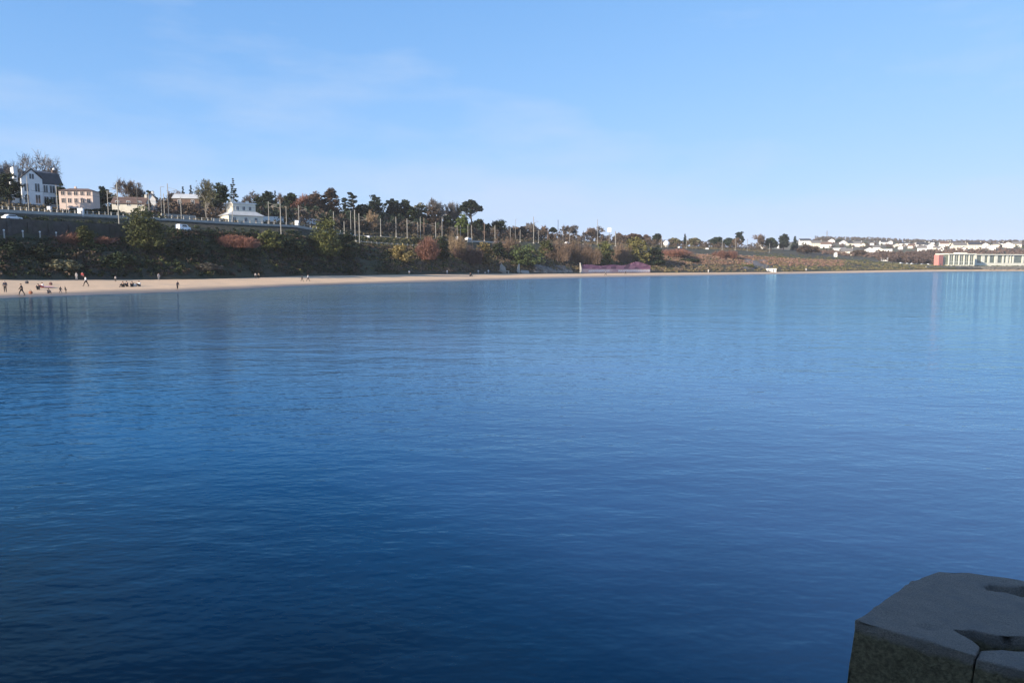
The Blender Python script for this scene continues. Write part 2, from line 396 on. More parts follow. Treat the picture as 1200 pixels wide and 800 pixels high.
def branchy(MBt, tw, g, h, w, lvl=4, trunk_r=.2, start=.28, lift=.35):
    """trunk and limbs into MBt, twigs (thin strips) into list tw"""
    def grow(p, d, L, r, k):
        q = p + d * L
        mid = p + d * L * .5 + Vector(g.normal(size=3)) * L * .07
        if k <= 2: MBt.tube([p, mid, q], [r, r * .8, r * .6], 5 if k < 2 else 4, cap=False)
        else: tw.append((p, mid, max(r * 1.5, TW))); tw.append((mid, q, max(r * 1.1, TW * .8)))
        if k >= lvl: return
        nb = 5 if k < lvl - 1 else 7
        for i in range(nb):
            t = .35 + .65 * (i + g.random()) / nb
            b = p.lerp(q, min(t, 1))
            e = Vector(g.normal(size=3)); e -= d * e.dot(d); e.normalize()
            nd = (d * (.55 + .3 * g.random()) + e * (.75 + .3 * g.random()) + Vector((0, 0, lift))).normalized()
            nd = Vector((nd.x * w * 1.3 / h, nd.y * w * 1.3 / h, nd.z)).normalized() if k == 0 else nd
            grow(b, nd, L * (.55 + .25 * g.random()), r * .55, k + 1)
    TW = max(.06, D_[0] * .00034)
    grow(Vector((0, 0, -.6)), Vector((.04 * g.normal(), .04 * g.normal(), 1)).normalized(), h * .5, trunk_r, 0)
def strips(tw, g):
    P = np.array([t[0] for t in tw]); Q = np.array([t[1] for t in tw]); r = np.array([t[2] for t in tw])[:, None]
    d = Q - P; e = g.normal(size=d.shape); s = np.cross(d, e); s /= (np.linalg.norm(s, axis=1)[:, None] + 1e-9)
    V = np.stack([P - s * r, P + s * r, Q + s * r * .5, Q - s * r * .5], 1).reshape(-1, 3)
    return V, np.arange(len(P) * 4).reshape(-1, 4)
SEED = [0]
def norm_fit(V, h, w):
    """stretch a crown so that it spans the wanted height and width"""
    z1 = np.quantile(V[:, 2], .997); x = np.quantile(np.abs(V[:, :2]), .98)
    V[:, 2] *= h / max(z1, .1); V[:, :2] *= (w / 2) / max(x, .1); return h / max(z1, .1), (w / 2) / max(x, .1)
def plant(kind, name, loc, h, w, m, label, cat, group=None, dens=1.0, leaf=None, bark=None):
    SEED[0] += 1; g = np.random.default_rng(1000 + SEED[0])
    D = loc[1]
    leaf = leaf or max(.28, D * .0013)
    bark = bark or BARK
    e = empty(name, loc, label, cat, group, 0)
    t = MB()
    if kind in ('bare', 'ivy'):
        tw = []; D_[0] = D
        branchy(t, tw, g, h, w, 4, max(.14, h * .018))
        V, Fc = strips(tw, g)
        sz, sx = norm_fit(V, h, w)
        for v in t.v: v.x *= sx; v.y *= sx; v.z *= sz
        if kind == 'bare':                                 # fine twig haze at the branch ends
            nn = int(1900 * dens); pts = V[g.integers(len(V) // 3, len(V), nn)] + g.normal(size=(nn, 3)) * .02 * w
            V2, F2 = quads(pts, leaf * .33, el=4.5, g=g); Fc = np.concatenate([Fc, F2 + len(V)]); V = np.concatenate([V, V2])
        if kind == 'ivy':
            pts = V[g.integers(0, len(V), int(1500 * dens))] + g.normal(size=(int(1500 * dens), 3)) * .3
            V2, F2 = quads(pts, leaf * .9, g=g); Fc = np.concatenate([Fc, F2 + len(V)]); V = np.concatenate([V, V2])
    elif kind == 'twig':                                   # leafless shrub from the ground
        n = int(420 * dens * max(1, w / 5)); tw = []
        nl = 3 + int(w / 2.5); lobes = [((g.random() - .5) * .72 * w, (g.random() - .5) * .4 * w, .5 + .5 * g.random()) for _ in range(nl)]
        for i in range(n):
            lx, ly, lh = lobes[int(g.integers(0, nl))]; wl2 = w * (.34 if nl > 3 else .5)
            a = g.random() * 2 * math.pi; rr = (g.random() ** .5) * .38 * wl2
            p = Vector((lx + rr * math.cos(a), ly + rr * math.sin(a) * .7, -.2))
            o_ = Vector((math.cos(a) * rr * .35, math.sin(a) * rr * .3, 0))
            top = h * lh * (1 - (rr / (.5 * wl2)) ** 2 * .6) * (.4 + .6 * g.random() ** .7)
            q = p + Vector((g.normal() * .3, g.normal() * .3, top * .6)) + o_ * .6
            s = q + Vector((g.normal() * .45, g.normal() * .45, top * .4)) + o_ * .5
            tw.append((p, q, .05)); tw.append((q, s, .045))
            for _ in range(3):
                f = q.lerp(s, g.random()); tw.append((f, f + Vector((g.normal() * .6, g.normal() * .6, .3 + .5 * g.random())), .04))
        V, Fc = strips(tw, g); norm_fit(V, h, w)
        t.tube([(0, 0, -.5), (0, 0, h * .3)], [.12, .05], 5)
        for k in range(4): t.tube([(0, 0, .1), (math.cos(k * 1.6) * w * .12, math.sin(k * 1.6) * w * .12, h * .4)], [.07, .03], 4)
    else:
        if kind == 'bush':
            n = int(46 * dens); c = ell_centres(n, w * .84, h * .92, h * .5, g, .35, .35)
            c = np.concatenate([c, ell_centres(n // 2, w * .8, h * .3, h * .15, g)])
            rad = .11 * (w + h) / 2 * (.6 + .9 * g.random(len(c))); per = 46; lo = .1
            V, Fc = blobs(c, rad, per, leaf, g); t.tube([(0, 0, -.6), (0, 0, h * .55)], [.03 * w + .08, .05], 6)
        elif kind == 'round':
            n = int(80 * dens); c = ell_centres(n, w * .88, h * .8, h * .56, g, .4, .3)
            rad = .105 * (w + h * .6) / 2 * (.6 + .9 * g.random(n))
            V, Fc = blobs(c, rad, 46, leaf, g)
            t.tube([(0, 0, -.6), (.1, 0, h * .35), (0, .1, h * .75)], [.035 * h * .6 + .08, .022 * h, .05], 6)
            for k in range(6):
                i = g.integers(0, n); t.tube([(0, 0, h * (.25 + .05 * k)), tuple(c[i] * .55 + np.array([0, 0, h * .22])), tuple(c[i])], [.1, .07, .03], 4)
        elif kind == 'conifer':
            lv = int(13 + h * .5); cs = []; rs = []
            for i in range(lv):
                f = i / (lv - 1); z = h * (.12 + .87 * f); ring = w * .5 * (1 - f) ** .8
                for k in range(max(1, int(7 * (1 - f)) + 1)):
                    a = g.random() * 6.28; q = ring * (.35 + .65 * g.random())
                    cs.append((q * math.cos(a), q * math.sin(a), z - q * .25)); rs.append((.13 * w * (1 - f * .75)) * (.7 + .6 * g.random()))
            V, Fc = blobs(cs, rs, 36, leaf, g, .6); t.tube([(0, 0, -.6), (0, 0, h * .97)], [.02 * h + .06, .03], 6)
        elif kind == 'pine':                               # irregular clumps on leaning limbs, sky between them
            n = int(13 * dens); cs = []; rs = []
            t.tube([(0, 0, -.6), (.02 * h, 0, h * .5), (-.02 * h, 0, h * .93)], [.025 * h, .018 * h, .05], 6)
            for k in range(n):
                f = (k + .5 * g.random()) / n; z = h * (.36 + .6 * f); a = k * 2.4 + g.random()
                q = w * .5 * (.25 + .75 * g.random()) * (1.05 - .6 * f)
                p = (q * math.cos(a), q * math.sin(a), z)
                t.tube([(0, 0, z - .08 * h), (p[0] * .6, p[1] * .6, z - .02 * h), p], [.012 * h, .009 * h, .03], 4)
                for _ in range(4):
                    cs.append((p[0] + g.normal() * w * .07, p[1] + g.normal() * w * .07, z + abs(g.normal()) * h * .03)); rs.append(w * .12 * (.7 + .6 * g.random()))
            V, Fc = blobs(cs, rs, 46, leaf, g, .55)
        elif kind == 'umbrella':
            t.tube([(0, 0, -.6), (.03 * h, 0, h * .35), (.0, 0, h * .62)], [.03 * h, .022 * h, .018 * h], 6)
            cs = []; rs = []
            for k in range(80):
                a = g.random() * 6.28; q = w * .46 * g.random() ** .55
                z = h * (.62 + .36 * (1 - (2 * q / w) ** 2) * (.55 + .45 * g.random())) + g.normal() * h * .02
                p = (q * math.cos(a), q * math.sin(a), z)
                if k % 3 == 0: t.tube([(0, 0, h * (.45 + .15 * g.random())), (p[0] * .5, p[1] * .5, z - .13 * h), p], [.012 * h, .009 * h, .03], 4)
                cs.append(p); rs.append(w * .10 * (.7 + .6 * g.random()))
            V, Fc = blobs(cs, rs, 60, leaf, g, .5)
        sz, sx = norm_fit(V, h, w)
        V[:, 2] = np.maximum(V[:, 2], -.4)
        for v in t.v:
            if v.z > 0: v.z *= sz
    t.build('stem' if kind in ('bush', 'twig') else 'trunk', bark, e)
    mk('foliage' if kind in ('bush', 'twig') else 'crown', V, Fc, m, e)
    return e
def tree(kind, px, k, top, wpx, m, label, name=None, cat='tree', group=None, dens=1.0, bark=None, leaf=None):
    """a plant on the terrain above image column px at profile row k, reaching up to image height top"""
    p = spot(px, k, top + 8)
    h = max(1.2, zpy(top, p.y) - p.z)
    w = wpx / F * p.y * (1 + ((px - 600) / F) ** 2) ** .0
    nm = name or {'bare': 'bare_tree', 'ivy': 'ivy_clad_tree', 'round': 'broadleaf_tree', 'conifer': 'conifer_tree', 'pine': 'pine_tree', 'umbrella': 'umbrella_pine', 'bush': 'evergreen_bush', 'twig': 'leafless_shrub'}[kind]
    return plant(kind, nm, p, h, w, m, label, cat, group, dens, leaf, bark)
SK = 'trees along the hill crest'; SB = 'bushes on the bank above the beach'
# skyline, west to east
tree('bare', 36, 10.3, 180, 58, TWIGG, 'large bare grey tree rising above the roofs of the white villa', group=SK, dens=1.4)
tree('bare', 6, 10.3, 189, 30, TWIGG, 'bare grey tree behind the slate roof of the villa wing', group=SK)
tree('bare', 64, 10.3, 194, 22, TWIGG, 'bare grey tree at the villa end beside its dark mansard', group=SK)
tree('round', 122, 9.6, 219, 15, DKGREEN, 'dark round evergreen between the peach house and the brown roofed house', group=SK)
tree('bare', 148, 9.9, 211, 28, TWIGB, 'brown bare tree rising behind the brown roofed house', group=SK)
tree('bare', 163, 9.9, 215, 18, TWIGB, 'smaller brown bare tree leaning over the brown roofed house gable', group=SK)
tree('round', 176, 9.7, 224, 13, DKGREEN, 'small dark evergreen behind two thin masts beside the brown roofed house', group=SK)
tree('bare', 204, 9.8, 224, 18, TWIGB, 'low brown bare tree behind the tallest thin mast', group=SK)
tree('conifer', 214.5, 10.0, 219, 7, PINE, 'slim dark conifer, smaller one of the close pair', group=SK)
tree('conifer', 223.5, 10.0, 217.5, 9, PINE, 'dark conifer, larger one of the close pair beside the tall ivy clad tree', group=SK)
tree('ivy', 241, 8.9, 210.5, 22, IVY, 'tall pale trunked tree with olive ivy beside the white house', group=SK, bark=PALEBARK, dens=1.3)
tree('round', 229, 9.3, 232, 14, IVY, 'low olive brown tree at the foot of the tall ivy clad tree', group=SK)
tree('round', 258, 9.3, 215, 17, DKGREEN, 'dark broad evergreen between the ivy clad tree and the pointed conifer', group=SK)
tree('conifer', 273, 9.5, 209.5, 15, PINE, 'pointed dark conifer rising directly behind the white house', group=SK)
tree('bare', 293, 9.9, 224, 20, TWIGG, 'low grey bare tree behind the white house chimneys', group=SK)
tree('round', 303, 9.8, 231, 12, DKGREEN, 'dark low evergreen at the white house gable end', group=SK)
tree('round', 314, 9.6, 224.5, 14, PINE, 'round dark ball shaped evergreen past the white house', group=SK, dens=1.2)
tree('conifer', 322.5, 9.7, 224, 5, PINE, 'thin leaning dark conifer beside the ball shaped evergreen', group=SK)
tree('bare', 332, 9.9, 227, 16, TWIGB, 'brown bare tree behind the tall mast past the white house', group=SK)
tree('round', 341, 9.8, 226.5, 16, DKGREEN, 'dark evergreen between two brown bare trees over the white garden wall', group=SK)
tree('bare', 352, 9.7, 227.5, 18, TWIGR, 'reddish bare tree above the long white garden wall', group=SK)
tree('round', 368, 9.7, 225, 24, leafmat('russet_leaf', (.08, .05, .03), (.17, .105, .07)), 'broad russet tree above the long white garden wall', group=SK, dens=1.2)
tree('round', 386, 9.6, 221, 20, leafmat('dark_russet_leaf', (.04, .03, .02), (.10, .065, .045)), 'tall dark russet tree next to the pair of ragged pines', group=SK, dens=1.2)
tree('pine', 404.5, 9.7, 232, 9, PINE, 'small ragged dark pine beside a taller pine', group=SK, dens=.8)
tree('pine', 413.5, 9.8, 225.5, 14, PINE, 'ragged tall dark pine with open layered branches', group=SK, dens=.8)
tree('round', 424, 9.5, 240, 14, DKGREEN, 'low dark evergreen under the ragged pines', group=SK)
tree('round', 439, 9.8, 228.5, 20, PINE, 'dark rounded pine crown between the ragged pine and the paired dark trees', group=SK, dens=1.2)
tree('bare', 436, 8.6, 246, 18, leafmat('tan_twig', (.17, .12, .07), (.3, .22, .14)), 'tan bare tree standing in front of the dark rounded pine', group=SK)
tree('pine', 456, 9.8, 235, 12, PINE, 'dark thin pine at the edge of the close dark clump', group=SK)
tree('round', 463, 9.7, 233.5, 15, PINE, 'dark dense evergreen in the close dark clump', group=SK)
tree('round', 475, 9.7, 234.5, 13, PINE, 'upright dark evergreen closing the dark clump', group=SK)
tree('round', 483, 9.5, 243, 12, DKGREEN, 'lower dark evergreen sloping down from the dark clump', group=SK)
tree('round', 492, 9.7, 238, 18, IVY, 'olive brown rounded tree after the dark clump', group=SK)
tree('round', 508, 9.4, 243, 20, leafmat('dark_russet_leaf', (.04, .03, .02), (.10, .065, .045)), 'dark russet rounded tree under pale bare branches', group=SK)
tree('bare', 511, 9.9, 233, 22, TWIGG, 'tall pale bare tree spreading above the dark russet tree', group=SK)
tree('bare', 525, 9.9, 237, 18, TWIGG, 'pale bare tree beside the street lamp with a curved arm', group=SK)
tree('round', 524, 9.3, 252, 12, DKGREEN, 'dark evergreen low behind the curved street lamp', group=SK)
tree('bare', 535, 9.9, 239, 13, TWIGG, 'dark thin bare tree against the umbrella pine', group=SK)
tree('umbrella', 551.5, 9.6, 234.8, 29, PINE, 'umbrella pine with broad domed crown, tallest on this stretch', group=SK)
tree('round', 542, 8.9, 252, 14, BRIGHT, 'small fresh green tree under the umbrella pine', group=SK)
tree('round', 561, 9.4, 257, 13, DKGREEN, 'dark evergreen right below the umbrella pine crown edge', group=SK)
tree('round', 573, 9.5, 263, 10, DKGREEN, 'small dark evergreen next to a tall brown mast', group=SK)
tree('ivy', 586, 9.3, 258, 17, DKGREEN, 'dark green upright tree rising alone after the umbrella pine', group=SK, dens=1.5)
tree('bare', 600, 9.6, 267, 14, TWIGB, 'low brown bare tree between two short masts', group=SK)
tree('round', 609, 9.4, 266, 17, leafmat('dark_russet_leaf', (.04, .03, .02), (.10, .065, .045)), 'dark russet rounded tree just before the two part tall mast', group=SK)
tree('bare', 619, 9.9, 261, 22, TWIGG, 'spreading grey bare tree behind the tallest two part mast', group=SK)
tree('bare', 634, 9.8, 265, 14, TWIGB, 'brown bare tree just past the tallest two part mast', group=SK)
tree('umbrella', 648, 9.8, 266.5, 9, PINE, 'tiny flat topped dark pine on the crest', group=SK)
tree('bare', 667, 9.9, 264.5, 18, TWIGG, 'grey bare dome shaped tree between two thin masts', group=SK)
tree('bare', 690, 9.9, 267, 14, TWIGB, 'brown bare tree before the round white sign', group=SK)
tree('bare', 701.5, 9.9, 266, 18, TWIGG, 'round grey bare tree behind the dark thin mast', group=SK)
tree('bare', 726, 9.6, 273, 18, TWIGB, 'brown bare tree behind the thick short mast', group=SK)
tree('round', 741, 9.3, 274, 26, leafmat('russet_leaf', (.08, .05, .03), (.17, .105, .07)), 'wide russet tree on the low crest', group=SK)
tree('bare', 757, 9.7, 275, 15, TWIGB, 'brown bare tree between the wide russet tree and the white dome', group=SK)
tree('round', 769.5, 9.7, 274, 9, DKGREEN, 'small dark evergreen behind the white dome', group=SK)
tree('conifer', 802.5, 9.2, 274.5, 4, PINE, 'thin dark columnar cypress by the railway', group=SK)
tree('round', 790, 9.6, 279, 13, IVY, 'olive brown low tree next to the white dome', group=SK)
tree('round', 813, 9.6, 279, 14, IVY, 'olive low tree past the thin columnar cypress', group=SK)
tree('round', 839, 9.4, 278, 14, PINE, 'dark domed evergreen before a short mast', group=SK)
tree('round', 855, 9.5, 279, 13, PINE, 'dark domed evergreen after a short mast', group=SK)
tree('pine', 866, 9.6, 272, 11, PINE, 'taller dark pine on the low crest near the pale villas', group=SK, dens=1.3)
tree('bare', 863, 9.3, 279, 10, TWIGB, 'brown bare tree at the foot of the taller dark pine', group=SK)
tree('bare', 888, 9.8, 275, 18, TWIGB, 'brown bare dome shaped tree behind a pale cottage', group=SK)
tree('round', 904, 9.7, 279, 14, DKGREEN, 'dark green low tree among the first pale cottages', group=SK)
tree('round', 918.5, 9.7, 274.5, 11, PINE, 'dark round tree standing tall over the pale cottages', group=SK)
tree('conifer', 931.5, 9.8, 277, 8, PINE, 'dark cone shaped tree over the pale cottages', group=SK, dens=1.2)
tree('round', 947, 9.0, 287.5, 24, leafmat('dark_russet_leaf', (.04, .03, .02), (.10, .065, .045)), 'broad dark russet tree standing below the far town', group=SK)
tree('round', 983, 12.6, 280.3, 6, PINE, 'small dark round tree among the far town roofs', group='trees of the far town')
tree('round', 1006, 9.6, 293, 16, leafmat('dark_russet_leaf', (.04, .03, .02), (.10, .065, .045)), 'dark russet tree in front of the white gable house', group='trees of the far town')
tree('bare', 1186, 12.8, 281, 12, TWIGG, 'grey bare tree on the far crest above the long pavilion wing', group='trees of the far town')
tree('bare', 965, 12.9, 280, 20, TWIGB, 'brown bare spreading tree on the far crest before the town', group='trees of the far town')

tree('round', 9, 9.1, 203, 26, DKGREEN, 'dark evergreen standing before the villa wing roof', group=SK)
tree('round', 71.5, 9.45, 216, 9, DKGREEN, 'narrow dark evergreen filling the gap between villa and peach house', group=SK)
# bushes on the bank
tree('bush', 99, 3.4, 265, 20, OLIVE, 'narrow olive evergreen bush between two reddish shrubs', group=SB)
tree('twig', 79, 3.55, 272, 22, TWIGR, 'reddish leafless shrub on the town side of the narrow olive bush', group=SB)
tree('twig', 123, 3.6, 277, 20, TWIGR, 'reddish leafless shrub between the narrow olive bush and the big dark bush', group=SB)
tree('bush', 170, 3.35, 244, 40, leafmat('deep_olive_leaf', (.04, .052, .016), (.12, .13, .042)), 'largest dark olive evergreen reaching above the road', group=SB, dens=1.8)
tree('bush', 48, 2.8, 287, 30, DKGREEN, 'dark green bush above the two standing beach walkers', group=SB)
tree('bush', 72, 2.4, 304, 34, IVY, 'low grey green bush at the foot of the bank behind the picnic group', group=SB)
tree('bush', 14, 3.0, 284, 32, DKGREEN, 'dark green bush below the tall dark retaining wall end', group=SB)
tree('bush', 140, 2.6, 296, 30, DKGREEN, 'low dark bush in front of the largest olive evergreen', group=SB)
tree('bush', 215, 3.1, 284, 34, DKGREEN, 'dark bush directly under the white car on the road', group=SB)
tree('bush', 245, 2.4, 308, 28, leafmat('grey_bramble', (.07, .065, .05), (.15, .13, .10)), 'pale grey bramble mound at the foot of the dark bank', group=SB)
tree('twig', 277, 3.5, 276, 52, TWIGR, 'wide reddish leafless thicket below the white house', group=SB, dens=1.5)
tree('bush', 316, 3.4, 270, 26, OLIVE, 'olive evergreen bush next to the wide reddish thicket', group=SB)
tree('bush', 344, 3.2, 277, 30, DKGREEN, 'dark bush between two lighter olive evergreens', group=SB)
tree('bush', 382, 3.3, 256, 33, OLIVE, 'tall olive evergreen bush in front of three paired masts', group=SB, dens=1.6)
tree('bush', 405, 3.2, 270, 26, DKGREEN, 'dark green bush standing in for the shaded side of the tall olive evergreen', group=SB)  # shaded side of the olive evergreen, made as a dark-leaved bush
tree('bush', 470, 3.1, 287, 26, OCHRE, 'ochre bush catching the sun above the dark bank', group=SB)
tree('twig', 495, 3.4, 278, 34, TWIGR, 'reddish leafless shrub beside the sunny ochre bush', group=SB, dens=1.4)
tree('bush', 517, 3.5, 277, 18, DKGREEN, 'dark green bush below the curved street lamp', group=SB)
tree('twig', 548, 3.1, 286, 32, leafmat('dark_twig', (.06, .04, .035), (.15, .095, .08)), 'dark brown leafless shrub below the umbrella pine', group=SB, dens=1.4)
tree('bush', 568, 3.0, 284, 18, OCHRE, 'ochre green bush between dark shrub and the spreading green bush', group=SB)
tree('twig', 535, 3.8, 273, 20, leafmat('tan_twig', (.17, .12, .07), (.3, .22, .14)), 'tan leafless shrub above the dark brown shrub', group=SB)
tree('bush', 584, 3.9, 285, 18, DKGREEN, 'small dark domed bush above the spreading green bush', group=SB)
tree('bush', 612, 3.0, 287, 44, leafmat('mid_green_leaf', (.04, .06, .02), (.10, .13, .045)), 'spreading mid green bush overhanging the beach', group=SB, dens=1.4)
tree('twig', 597, 4.2, 278, 30, TWIGB, 'brown leafless shrub behind the spreading green bush', group=SB)
tree('twig', 653, 3.5, 281, 30, TWIGB, 'brown leafless shrub above the bare rock slope', group=SB)
tree('bush', 640, 4.1, 282, 16, OLIVE, 'olive bush at the foot of the tallest two part mast', group=SB)
tree('twig', 682, 3.2, 281, 42, TWIGB, 'wide brown leafless thicket over the graffiti wall end', group=SB, dens=1.4)
tree('bush', 708, 3.2, 283, 24, OLIVE, 'olive bush over the graffiti wall', group=SB)
tree('twig', 727, 3.4, 284, 24, TWIGB, 'brown leafless shrub between two olive bushes over the graffiti wall', group=SB)
tree('bush', 747, 3.3, 279, 27, leafmat('yellow_olive_leaf', (.085, .08, .02), (.17, .15, .05)), 'yellow olive bush, brightest over the graffiti wall', group=SB)
tree('bush', 767, 3.1, 289, 20, DKGREEN, 'dark bush standing in for the shadow of the yellow olive bush', group=SB)  # shadow beside the yellow olive bush, put into dark leaves
tree('twig', 787, 4.4, 291.5, 36, TWIGR, 'low reddish shrub at the top of the bare brown slope', group=SB)
tree('twig', 850, 4.2, 293, 26, TWIGR, 'low reddish shrub just before the dark grey scree', group=SB)
tree('bush', 806, 3.6, 303, 22, DKGREEN, 'small dark bush midway up the bare brown slope', group=SB)
tree('bush', 875, 3.0, 310, 14, OLIVE, 'small olive bush beside the dark grey scree', group=SB)

# ------------------------------------------------------------------ scrub: ground cover nobody could count
def scrub(name, m, spots, leaf, per, r, cat, flat=.7):
    g = np.random.default_rng(len(spots) + 5)
    c = np.array(spots); rad = r * (.5 + g.random(len(c))) * (c[:, 1] / 300) ** .5
    V, Fc = blobs(c, rad, per, leaf, g, flat)
    V2 = V
    s = mk(name, V2, Fc, m); tag(s, kind='stuff'); return s
def scatter(n, px0, px1, k0, k1, seed, keep=None):
    g = random.Random(seed); out = []
    while len(out) < n:
        px = g.uniform(px0, px1); k = g.uniform(k0, k1)
        if keep and not keep(px, k, g): continue
        p = spot(px, k); out.append((p.x, p.y, p.z + .25))
    return out
OFFW = lambda px, k, g: px > 200 or k < 3.75
scrub('ivy_undergrowth', DKGREEN, scatter(1700, -220, 470, 2.12, 4.9, 1, OFFW), .34, 34, 1.25, 'undergrowth')
scrub('bramble_undergrowth', BRAMB, scatter(800, -220, 480, 2.15, 4.9, 2, OFFW), .4, 34, 1.3, 'undergrowth')
scrub('dry_bramble_undergrowth', leafmat('dry_bramble_stem', (.10, .075, .052), (.25, .18, .125)), scatter(1500, 455, 870, 2.2, 4.9, 3), .4, 34, 1.3, 'undergrowth')
scrub('ochre_undergrowth', OCHRE, scatter(350, 440, 780, 2.3, 5, 4), .45, 30, 1.2, 'undergrowth')
scrub('olive_undergrowth', OLIVE, scatter(420, 440, 790, 2.3, 5, 14) + scatter(200, 60, 440, 2.2, 4.2, 24), .42, 30, 1.2, 'undergrowth')
scrub('heath_undergrowth', leafmat('heath_stem', (.13, .075, .055), (.25, .15, .11)), scatter(1100, 755, 990, 3.2, 4.9, 5), .6, 22, 1.2, 'undergrowth', .5)
scrub('dry_grass', DRYG, scatter(900, 770, 1110, 2.1, 4.9, 6) + scatter(260, 400, 520, 4.5, 7, 7), .6, 20, .9, 'grass', .4)
scrub('green_grass', GREENG, scatter(700, 885, 1120, 2.3, 6.8, 8) + scatter(420, 405, 500, 5.2, 7.0, 9) + scatter(200, 1100, 1280, 3, 6, 19), .6, 20, .9, 'grass', .4)
scrub('rail_verge_brush', leafmat('verge_stem', (.07, .06, .035), (.16, .13, .08)), scatter(900, -200, 470, 8.1, 9.6, 10) + scatter(1100, 470, 900, 8.1, 9.7, 11), .55, 26, 1.3, 'undergrowth')
scrub('road_bank_ivy', DKGREEN, scatter(260, -220, 400, 6.05, 6.5, 20), .34, 26, .8, 'undergrowth')
def wood(name, m, n, px0, px1, k0, k1, seed, hh, leaf, per=40):
    g = np.random.default_rng(seed); cs = []; rs = []
    for X, Y, Z in scatter(n, px0, px1, k0, k1, seed):
        h = hh * (.6 + .7 * g.random())
        for j in range(3): cs.append((X + g.normal() * 1.2, Y + g.normal() * 1.2, Z + h * (.25 + .3 * j))); rs.append(hh * .38 * (1 - .18 * j))
    V, Fc = blobs(cs, rs, per, leaf, g); return tag(mk(name, V, Fc, m), kind='stuff')
wood('crest_thicket', leafmat('crest_twig', (.075, .055, .04), (.18, .13, .095)), 420, 470, 900, 8.9, 10.1, 31, 5.0, .6, 30)
wood('crest_evergreens', PINE, 260, 280, 570, 9.1, 10.1, 32, 6.0, .6, 30)
wood('crest_dark_mass', PINE, 200, 290, 540, 9.5, 10.1, 43, 6.5, .55, 34)
wood('crest_russet_mass', leafmat('dark_russet_leaf', (.04, .03, .02), (.10, .065, .045)), 200, 290, 620, 9.4, 10.0, 44, 5.5, .55, 34)
wood('crest_hedge_mass', leafmat('crest_twig', (.075, .055, .04), (.18, .13, .095)), 420, 180, 540, 9.0, 10.1, 33, 5.0, .5, 30)
wood('crest_evergreens_by_villas', DKGREEN, 110, -200, 200, 9.4, 10.1, 41, 4.5, .5, 30)
BW = leafmat('far_wood_twig', (.085, .06, .05), (.17, .115, .095))
wood('far_wood', BW, 420, 1030, 1100, 8.2, 10.0, 34, 6, 1.0, 26)
wood('far_wood_below_town', BW, 120, 950, 1035, 9.3, 10.6, 35, 3.2, .9, 24)
wood('far_wood_behind_pavilion', BW, 420, 1095, 1330, 8.6, 10.5, 36, 6, 1.1, 24)
wood('far_wood_on_slope', BW, 150, 960, 1330, 11.6, 12.7, 37, 4, 1.2, 18)
wood('far_wood_on_crest', leafmat('far_crest_twig', (.07, .06, .05), (.14, .12, .10)), 600, 955, 1330, 12.85, 13.05, 38, 6, 1.4, 18)
wood('far_town_greenery', leafmat('far_green_leaf', (.04, .05, .025), (.09, .10, .05)), 110, 940, 1330, 11.2, 12.8, 39, 3.5, 1.2, 20)

# ------------------------------------------------------------------ walls, fences, masts along the line
def path(k, px0, px1, step, dz=0.0, dk=0.0):
    out = []; px = px0
    while px <= px1 + .01:
        Y = rowY(px, k + dk); u = (px - 600) / F * CP; X = u * Y
        out.append(Vector((X, Y, gz(X, Y) + dz))); px += step
    return out
def ribbon(mb, pts, z0, z1, th):
    """a wall of thickness th following pts; z0, z1 relative to each point"""
    n = len(pts); b = len(mb.v)
    for i, p in enumerate(pts):
        d = pts[min(i + 1, n - 1)] - pts[max(i - 1, 0)]; d.z = 0; d.normalize(); s = Vector((d.y, -d.x, 0)) * th / 2
        for q in (p + s, p - s):
            mb.v.append(Vector((q.x, q.y, p.z + z0))); mb.v.append(Vector((q.x, q.y, p.z + z1)))
    for i in range(n - 1):
        a = b + i * 4; c = a + 4
        mb.f += [(a, c, c + 1, a + 1), (a + 3, c + 3, c + 2, a + 2), (a + 1, c + 1, c + 3, a + 3)]
    mb.f += [(b, b + 1, b + 3, b + 2), (b + (n - 1) * 4 + 2, b + (n - 1) * 4 + 3, b + (n - 1) * 4 + 1, b + (n - 1) * 4)]
    return mb
# stone retaining wall under the road
pts = path(4, -300, 196, 8, 0, .1)
e = empty('retaining_wall', (pts[0].x, pts[0].y, 0), 'long dark stone retaining wall carrying the road below the villa', 'wall')
def rel(pts, e): return [p - e.location for p in pts]
topz = [gz(*(at(px, 270, rowY(px, 5)).xy)) for px in np.arange(-300, 196.1, 8)]
wp = [Vector((p.x, p.y, tz)) for p, tz in zip(pts, topz)]
ribbon(MB(), rel(wp, e), -5.2, .15, 1.0).build('wall_face', MASON, e)
ribbon(MB(), rel(wp, e), .153, .8, .45).build('parapet', MASON, e)
b = MB()
for i in range(0, len(wp) - 1, 3):
    p = rel([wp[i]], e)[0]; d = (wp[i + 1] - wp[i]).normalized(); s = Vector((d.y, -d.x, 0))
    c = p + s * .6
    b.poly([c + d * .5 + Vector((0, 0, z)) + s * o for z in (-5.2, .1) for o in (0, .45)] + [c - d * .5 + Vector((0, 0, z)) + s * o for z in (-5.2, .1) for o in (0, .3)],
           [(0, 1, 3, 2), (4, 6, 7, 5), (1, 5, 7, 3), (2, 3, 7, 6), (0, 4, 5, 1)])
b.build('buttress_row', MASON, e)
